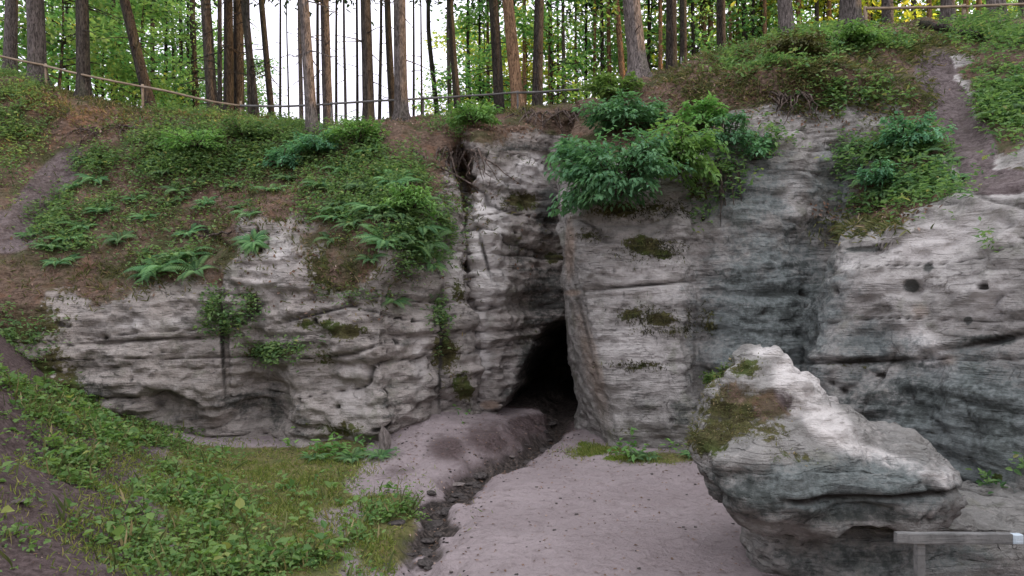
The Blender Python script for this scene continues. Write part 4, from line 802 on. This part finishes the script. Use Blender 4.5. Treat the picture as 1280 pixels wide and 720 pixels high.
def pine_crown(seed, sparse):
    r = np.random.default_rng(seed); n = 1500
    z = r.beta(1.6, 1.0, n)*13+sparse; rad = (1.9*(1-((z-sparse)/13)**2)+.25)*np.sqrt(r.random(n)); az = r.uniform(0, 6.283, n)
    ang = np.round(az*2.2+z*1.7)/2.2-z*.77; az = ang+r.normal(size=n)*.14
    P = np.stack([rad*np.cos(az), rad*np.sin(az), z-.12*rad], -1)
    d = np.stack([np.cos(az), np.sin(az), -.25+0*az], -1)+r.normal(size=(n, 3))*.4
    V, Q, t = leaves(P, d, UP+r.normal(size=(n, 3))*.4, r.uniform(.25, .5, n), r.uniform(.1, .2, n), r.random(n), .15, .2)
    return np_mesh('crown', V, Q, M['needle'], False, {'tint': t})
PCR = [pine_crown(50+i, 5.6+.5*i) for i in range(4)]
cnt = 0
barkw = {'D': 'dark', 'G': 'grey', 'R': 'sunlit orange'}
for i, (x0, x1, wp, bk) in enumerate(TR):
    on_slope = (x1 == 391)
    d0 = .38 if wp > 6 else .26
    if wp < 3.5: d0 = .12
    D = float(np.clip(d0*F/wp, 18.9, 38))+random.uniform(-.4, .6)
    if on_slope: D = 18.0
    if wp > 16: D = {12: 21, 46: 20.9}.get(x1, 18.8+.2*random.random())
    if 255 < x1 < 345: D = 21+4*random.random()
    X = (x1-640)/F*D; zb = drop(X, D)
    rad = wp*D/F/2
    hgt = max(19, H+360/F*D-zb+9)+random.uniform(-2, 2) if wp > 3.5 else 14
    # lean so that the trunk crosses the top of the frame where it should
    ztop = H+360/F*D; slope = ((x0-x1)/F*D)/max(ztop-zb, 3.)
    m = MB(); n = 26; t = np.linspace(0, 1, n)**1.35; zz = t*hgt-.35
    bend = .10*np.sin(zz*.35+i)*(rad/.2)*.5
    pts = np.stack([slope*np.clip(zz, 0, 7)+bend-bend[0], .05*np.sin(zz*.4+2*i), zz], -1)
    rr = rad*(1-.72*t**1.1)*(1+.75*np.exp(-np.clip(zz+.1, 0, 9)/.22)*(1 if wp > 8 else .4))
    m.tube(pts, rr, 14, .018)
    for q in range(13 if wp > 4 else 5):   # short dead side twigs
        zq = random.uniform(1.2, 7.5); az = random.uniform(0, 6.28); L = random.uniform(.35, 1.3); c = np.array([np.interp(zq, zz, pts[:, 0]), np.interp(zq, zz, pts[:, 1]), zq])
        dv = np.array([math.cos(az), math.sin(az), random.uniform(-.35, .25)])
        m.tube(np.array([c+dv*L*s+np.array([0, 0, -.15*s*s*L]) for s in np.linspace(0, 1, 4)]), np.linspace(.022, .006, 4), 5)
    wid = 'very thin' if wp < 4.5 else 'thin' if wp < 7.5 else 'slender' if wp < 11.5 else 'stout' if wp < 17.5 else 'thick'
    ln = ' leaning' if abs(x1-x0) > 7 else ' upright'
    t_ = empty('pine_tree', (X, D, zb)); tag(t_, f'{wid}{ln} {barkw[bk]} tree trunk, {ordinal(i+1)} trunk from the left along the cliff top', 'tree', 'trees along the cliff top')
    link('trunk', m.mesh('trunk', M['bark'+bk]), t_)
    if wp > 3.5:
        c = link('crown', PCR[i % 4], t_); c.location = (slope*6, 0, max(0, H+360/F*D-zb-6.3)+random.uniform(-.2, .8)); c.rotation_euler = (0, 0, random.uniform(0, 6.28))

# ------------------------------------------------------------------ leafy trees behind
def leafy(seed, mat, Rr=3.5, hh=7.8, n=3000, leaf=.23):
    r = np.random.default_rng(seed); st = MB(); out = []
    z = np.linspace(-.3, hh, 12); C = np.stack([.12*np.sin(z*.7+seed), .1*np.cos(z*.6), z], -1)
    st.tube(C, np.linspace(.07, .015, 12), 8)
    nb = 34
    for b in range(nb):
        zb = r.uniform(1.2, hh); az = r.uniform(0, 6.283); L = Rr*(1-.55*abs(zb/hh-.5)*1.6)*r.uniform(.5, 1.05)
        c = np.array([np.interp(zb, z, C[:, 0]), np.interp(zb, z, C[:, 1]), zb]); dv = np.array([math.cos(az), math.sin(az), r.uniform(.05, .5)])
        B = np.array([c+dv*L*s-UP*.25*L*s*s for s in np.linspace(0, 1, 6)]); st.tube(B, np.linspace(.03, .006, 6), 5)
        k = n//nb; s = r.beta(2, 1.1, k)*5; q = np.clip(s.astype(int), 0, 4); fr = (s-q)[:, None]
        P = B[q]*(1-fr)+B[q+1]*fr+r.normal(size=(k, 3))*np.array([.45, .45, .22])
        out.append(leaves(P, dv+r.normal(size=(k, 3))*.7-UP*.3, UP+r.normal(size=(k, 3))*.45, leaf*r.uniform(.6, 1.3, k), leaf*.6*r.uniform(.7, 1.2, k), np.clip(r.random()*.5+.5*r.random(k), 0, 1), .1, .2))
    V, Q, t = cat2(out)
    return st.mesh('trunk', M['barkD']), np_mesh('crown', V, Q, M[mat], False, {'tint': t})
LG = [leafy(s, 'crown') for s in (1, 2, 3)]; LY = [leafy(s, 'crownLit') for s in (4, 5)]; LW = [leafy(6, 'crown', 1.6, 6.5, 700, .15)]
# px, D, scale, kind, sink (how far below the rim level the far ground lies)
LT = [(-30, 30, 1.1, 'G'), (35, 33, 1.0, 'G'), (75, 31, 1.05, 'G'), (105, 44, 1.4, 'G'), (130, 37, 1.1, 'G'), (155, 45, 1.3, 'G'), (180, 33, .85, 'G'), (215, 44, 1.2, 'G'), (232, 38, .8, 'G'), (265, 46, 1.0, 'G'), (300, 48, .9, 'G'), (245, 36, .8, 'W'), (295, 38, .9, 'W'),
      (545, 44, .8, 'W'), (585, 38, .9, 'Y'), (603, 31, .85, 'G'), (630, 40, 1.0, 'Y'), (655, 36, 1.0, 'Y'), (690, 30, .85, 'G'), (722, 38, 1, 'W'), (747, 33, .9, 'G'), (768, 37, 1.05, 'Y'), (815, 32, 1.0, 'G'), (850, 36, 1.1, 'Y'), (875, 31, .9, 'G'), (920, 35, 1.1, 'Y'),
      (955, 31, .9, 'G'), (985, 36, 1.1, 'G'), (1030, 32, 1.0, 'Y'), (1055, 37, 1.2, 'G'), (1090, 32, 1, 'Y'), (1130, 35, 1.1, 'Y'), (1165, 32, .9, 'G'), (1200, 37, 1.2, 'Y'), (1235, 33, 1, 'G'), (1275, 37, 1.1, 'Y')]
lw = {'G': 'dense green', 'Y': 'yellow-green sunlit', 'W': 'sparse airy'}
for i, (px, D, s, k) in enumerate(LT):
    if px > 560: D += 7; s *= 1.18
    X = (px-640)/F*D; me = random.choice({'G': LG, 'Y': LY, 'W': LW}[k])
    o = empty('leafy_tree', (X, D, drop(X, D)), random.uniform(0, 6.28)); o.scale = (s*1.1, s*1.1, s*(1.15 if k != 'W' else 1.3))
    tag(o, f'{lw[k]} broadleaf tree behind the trunks, {ordinal(i+1)} leafy crown from the left', 'tree', 'leafy trees behind the trunks')
    link('trunk', me[0], o); link('crown', me[1], o)

# ------------------------------------------------------------------ fences
def fence(pts, rw, mat, label, post_every=2.6, post_h=1.05, name='rail_fence', pr=.045):
    pts = np.array(pts); t = empty(name, pts[0]-np.array([0, 0, 1.])); tag(t, label, 'fence'); o0 = np.array(t.location)
    d = np.concatenate([[0], np.cumsum(np.linalg.norm(np.diff(pts, axis=0), axis=1))]); L = d[-1]; kk = max(2, int(L/post_every))
    R = np.stack([np.interp(np.linspace(0, L, kk*4+1), d, pts[:, q]) for q in range(3)], -1)
    for s in range(kk):
        m = MB(); seg = R[s*4:s*4+5]-o0; seg = np.vstack([seg]); m.tube(seg+RNG.normal(size=seg.shape)*.008, rw*np.array([1.05, 1, .98, .95, .9]), 8, .03)
        link('rail', m.mesh('rail', mat), t)
    for s in range(0, kk+1):
        p = R[s*4]; zb = drop(p[0], p[1]+.05)
        m = MB(); m.tube(np.array([[p[0], p[1]+.07, zb-.3], [p[0]+.01, p[1]+.07, (zb+p[2])/2], [p[0], p[1]+.07, max(p[2], zb+.4)+.08]])-o0, [pr, pr*.95, pr*.9], 8, .03)
        link('post', m.mesh('post', mat), t)
def fp(L, D): return [W(x, y, d) for (x, y), d in zip(L, D if hasattr(D, '__len__') else [D]*len(L))]
fence(fp([(-60, 55), (0, 70), (60, 83), (130, 100), (200, 112), (270, 128), (300, 132)], [21, 20.8, 20.6, 20.4, 20.2, 19.9, 19.8]), .034, M['woodP'], 'weathered wooden rail fence descending along the left cliff top', pr=.04)
fence(fp([(300, 132), (340, 133), (420, 130), (500, 125), (600, 119), (720, 112), (800, 109), (930, 96)], [19.8, 19.7, 19.6, 19.4, 19.3, 19.3, 20, 22]), .032, M['woodG'], 'thin wooden rail fence between the trunks above the cave', pr=.03)
fence(fp([(1083, 11), (1213, 8), (1330, 4)], [18.6, 18.6, 18.6]), .04, M['woodP'], 'wooden rail fence with post on the right cliff top', pr=.06, post_every=2.8)

# railing at lower right: rail, post, small white plate
def railing():
    D = 5.5; t = empty('railing', W(1150, 860, D)); o0 = np.array(t.location); tag(t, 'grey wooden railing with a small white end plate in front of the boulder', 'railing')
    a, b = W(1119, 672, D)-o0, W(1263, 673, D+.03)-o0
    m = MB(); m.box(a, b, w=.05, h=.085, seg=14, wob=.002); link('rail', m.mesh('rail', M['woodG'], False), t)
    p = W(1149, 678, D+.06)-o0; zb = -H
    for px in (1149, 1420):
        p = W(px, 677, D+.055)-o0; g = drop(*(p+o0)[:2]); m = MB(); m.box([p[0], p[1], g-.3-o0[2]], p, up=(0, 1, 0), w=.066, h=.06, seg=8, wob=.002); link('post', m.mesh('post', M['woodG'], False), t)
    a2, b2 = W(1276, 673, D+.03)-o0, W(1440, 675, D+.05)-o0
    m = MB(); m.box(b+np.array([.002, .0, 0]), a2, w=.056, h=.075, seg=3, wob=0); link('end_plate', m.mesh('end_plate', M['white'], False), t)
    m = MB(); m.box(a2+np.array([.002, 0, -.012]), b2, w=.05, h=.05, seg=14, wob=.002); link('rail', m.mesh('rail', M['woodG'], False), t)
railing()

# ------------------------------------------------------------------ roots, logs, stones
def roots(px0, px1, py, n, drop_, label, seed, spread=.5, name='hanging_roots'):
    r = np.random.default_rng(seed); m = MB(); o0 = None; st_ = []
    for i in range(n):
        p, nn = hit(r.uniform(px0, px1), py+r.uniform(-5, 5))
        if p is None: continue
        if o0 is None: o0 = p
        L = r.uniform(.4, 1)*drop_; s = np.linspace(0, 1, 7)[:, None]
        dv = np.array([r.normal()*spread, -.25, -1.0]); C = p+nn*.06+dv*L*s+np.array([0, -.18, .0])*np.sin(s*3.1)+r.normal(size=(7, 3))*.035*s
        m.tube(C-o0, np.linspace(r.uniform(.014, .03), .005, 7), 5); st_.append(C[0]-o0)
    st_ = np.array(sorted(st_, key=lambda v: v[0])); m.tube(st_+RNG.normal(size=st_.shape)*.004, .022, 5)
    o = link(name, m.mesh(name, M['root'])); o.location = o0; tag(o, label, 'roots')
roots(640, 740, 142, 34, .8, 'tangle of bare roots hanging from the rim above the recess', 1, .7)
roots(545, 600, 190, 22, 1.0, 'dark roots trailing down the brown gully left of the recess', 2, .5)
roots(895, 925, 205, 9, 1.6, 'long pale roots hanging down the grey wall beside the buttress', 3, .12)
roots(960, 1010, 118, 16, .7, 'thin roots under the hanging turf on the right cliff', 4, .4)
roots(100, 165, 162, 14, .7, 'exposed roots on the brown slope at upper left', 5, 1.2)
roots(810, 880, 150, 12, .6, 'short roots under the rim beside the big shrub', 6, .5)
def stick(p, q, r, label, name='fallen_branch', mat='root', lift=.06, cat='branch'):
    a, na = hit(*p); b, nb = hit(*q)
    if a is None or b is None: return
    a = a+na*lift; b = b+nb*lift; n = 9; s = np.linspace(0, 1, n)[:, None]
    C = a*(1-s)+b*s+RNG.normal(size=(n, 3))*r*.35; m = MB(); m.tube(C-a, np.linspace(r, r*.6, n), 9, .06)
    o = link(name, m.mesh(name, M[mat])); o.location = a; tag(o, label, cat)
stick((1148, 33), (1236, 50), .10, 'dark fallen log lying across the head of the sandy gully', 'fallen_log', 'barkD', .1, 'log')
stick((820, 130), (770, 152), .05, 'mossy fallen branch on the rim behind the big shrub')
stick((515, 190), (600, 235), .03, 'thin dead branch lying down the brown gully left of the recess')
stick((1066, 44), (1085, 36), .03, 'short dead stick on the right cliff top')
stick((245, 300), (292, 292), .035, 'dark broken branch above the crack in the left wall')

def stone_mesh(seed, mat, flat=.55):
    r = np.random.default_rng(seed); n, k = 9, 14
    th = np.linspace(.02, math.pi-.02, n)[:, None]; ph = np.arange(k)/k*2*math.pi
    P = np.stack([np.sin(th)*np.cos(ph), np.sin(th)*np.sin(ph), np.cos(th)*flat+0*ph], -1)
    P = P*(1+.35*fbm(P+seed*3.1, 1.1, 3))[..., None]
    i, j = np.meshgrid(np.arange(n-1), np.arange(k), indexing='ij'); j2 = (j+1) % k
    return np_mesh('stone', P, np.stack([i*k+j, (i+1)*k+j, (i+1)*k+j2, i*k+j2], -1).reshape(-1, 4), mat, False)
sms = [stone_mesh(i, M['stone']) for i in range(4)]; smp = [stone_mesh(9+i, M['stoneP'], .4) for i in range(2)]
cum = np.linspace(0, 1, 46)
seg = GUL[1:8]; dd = np.concatenate([[0], np.cumsum(np.linalg.norm(np.diff(seg, axis=0), axis=1))])
for i, u in enumerate(cum):
    x = np.interp(u*dd[-1], dd, seg[:, 0])+random.gauss(0, .2); y = np.interp(u*dd[-1], dd, seg[:, 1])+random.gauss(0, .08); s = random.uniform(.03, .11)
    o = link('stone', random.choice(sms)); o.location = (x, y, drop(x, y)+s*.12); o.scale = (s*1.5, s, s*.8); o.rotation_euler = (0, 0, random.uniform(0, 6.28))
    tag(o, 'dark wet stone lying in the muddy ditch below the cave', 'stone', 'dark stones in the ditch')
for (px, py, s, lb) in ((572, 606, .09, 'flat pale stone slab in the middle of the ditch'), (600, 592, .06, 'flat pale stone slab higher up the ditch towards the cave'), (545, 655, .08, 'flat pale stone slab in the lower ditch'), (22, 627, .06, 'small pinkish stone on the dark bank at lower left'), (640, 571, .05, 'pale stone slab in the upper ditch below the cave mouth')):
    p, n = hit(px, py); o = link('stone', smp[int(px) % 2]); o.location = p+np.array([0, 0, s*.1]); o.scale = (s*1.6, s, s*.6); o.rotation_euler = (0, 0, px); tag(o, lb, 'stone')
p, n = hit(481, 566); o = link('stone', stone_mesh(21, M['stoneP'], 1.)); o.location = p+np.array([0, 0, .2]); o.scale = (.1, .1, .3); tag(o, 'narrow upright pale stone leaning at the left wall corner', 'stone')

# ------------------------------------------------------------------ light, sky, camera
SUN_EL, SUN_AZ = math.radians(11), math.radians(95)     # azimuth clockwise from +Y: low sun from the right
w = bpy.data.worlds.new('World'); S.world = w; w.use_nodes = True
nt = w.node_tree; bg = nt.nodes['Background']; sky = nt.nodes.new('ShaderNodeTexSky')
sky.sky_type = 'NISHITA'; sky.sun_disc = False; sky.sun_elevation = SUN_EL; sky.sun_rotation = SUN_AZ
sky.air_density = 1.0; sky.dust_density = 2.5; sky.ozone_density = 1.0
# thin bright cloud over the clear sky: brighter overhead, white down to the horizon
tc = nt.nodes.new('ShaderNodeTexCoord'); sep = nt.nodes.new('ShaderNodeSeparateXYZ'); nt.links.new(tc.outputs['Generated'], sep.inputs[0])
mr = nt.nodes.new('ShaderNodeMapRange'); mr.interpolation_type = 'SMOOTHSTEP'; nt.links.new(sep.outputs['Z'], mr.inputs[0])
for i_, v_ in ((1, 0.), (2, .9), (3, 0.), (4, 1.)): mr.inputs[i_].default_value = v_
mxc = nt.nodes.new('ShaderNodeMix'); mxc.data_type = 'RGBA'; nt.links.new(mr.outputs[0], mxc.inputs[0])
mxc.inputs[6].default_value = (5.9, 4.8, 5.75, 1); mxc.inputs[7].default_value = (15.3, 15.4, 15.8, 1)
adc = nt.nodes.new('ShaderNodeMix'); adc.data_type = 'RGBA'; adc.blend_type = 'ADD'; adc.inputs[0].default_value = 1
nt.links.new(mxc.outputs[2], adc.inputs[6]); nt.links.new(sky.outputs[0], adc.inputs[7])
nt.links.new(adc.outputs[2], bg.inputs[0]); bg.inputs[1].default_value = .172
sun = bpy.data.lights.new('sun', 'SUN'); sun.energy = 4.6; sun.angle = math.radians(.5); sun.color = (1, .6, .26)
so = bpy.data.objects.new('sun', sun); COL.objects.link(so)
dv = Vector((math.sin(SUN_AZ)*math.cos(SUN_EL), math.cos(SUN_AZ)*math.cos(SUN_EL), math.sin(SUN_EL)))
so.rotation_euler = dv.to_track_quat('Z', 'Y').to_euler(); so.location = (30, 5, 20)
cam = bpy.data.cameras.new('camera'); cam.lens = 24; cam.sensor_width = 36; cam.clip_end = 1000; cam.clip_start = .05
co = bpy.data.objects.new('camera', cam); COL.objects.link(co); co.location = (0, 0, H); co.rotation_euler = (math.radians(90), 0, 0)
S.camera = co
S.view_settings.view_transform = 'Standard'; S.view_settings.look = 'None'; S.view_settings.exposure = 0
S.render.engine = 'CYCLES'; S.cycles.max_bounces = 8; S.cycles.diffuse_bounces = 5; S.cycles.transmission_bounces = 3; S.cycles.use_adaptive_sampling = True; S.cycles.adaptive_threshold = .02
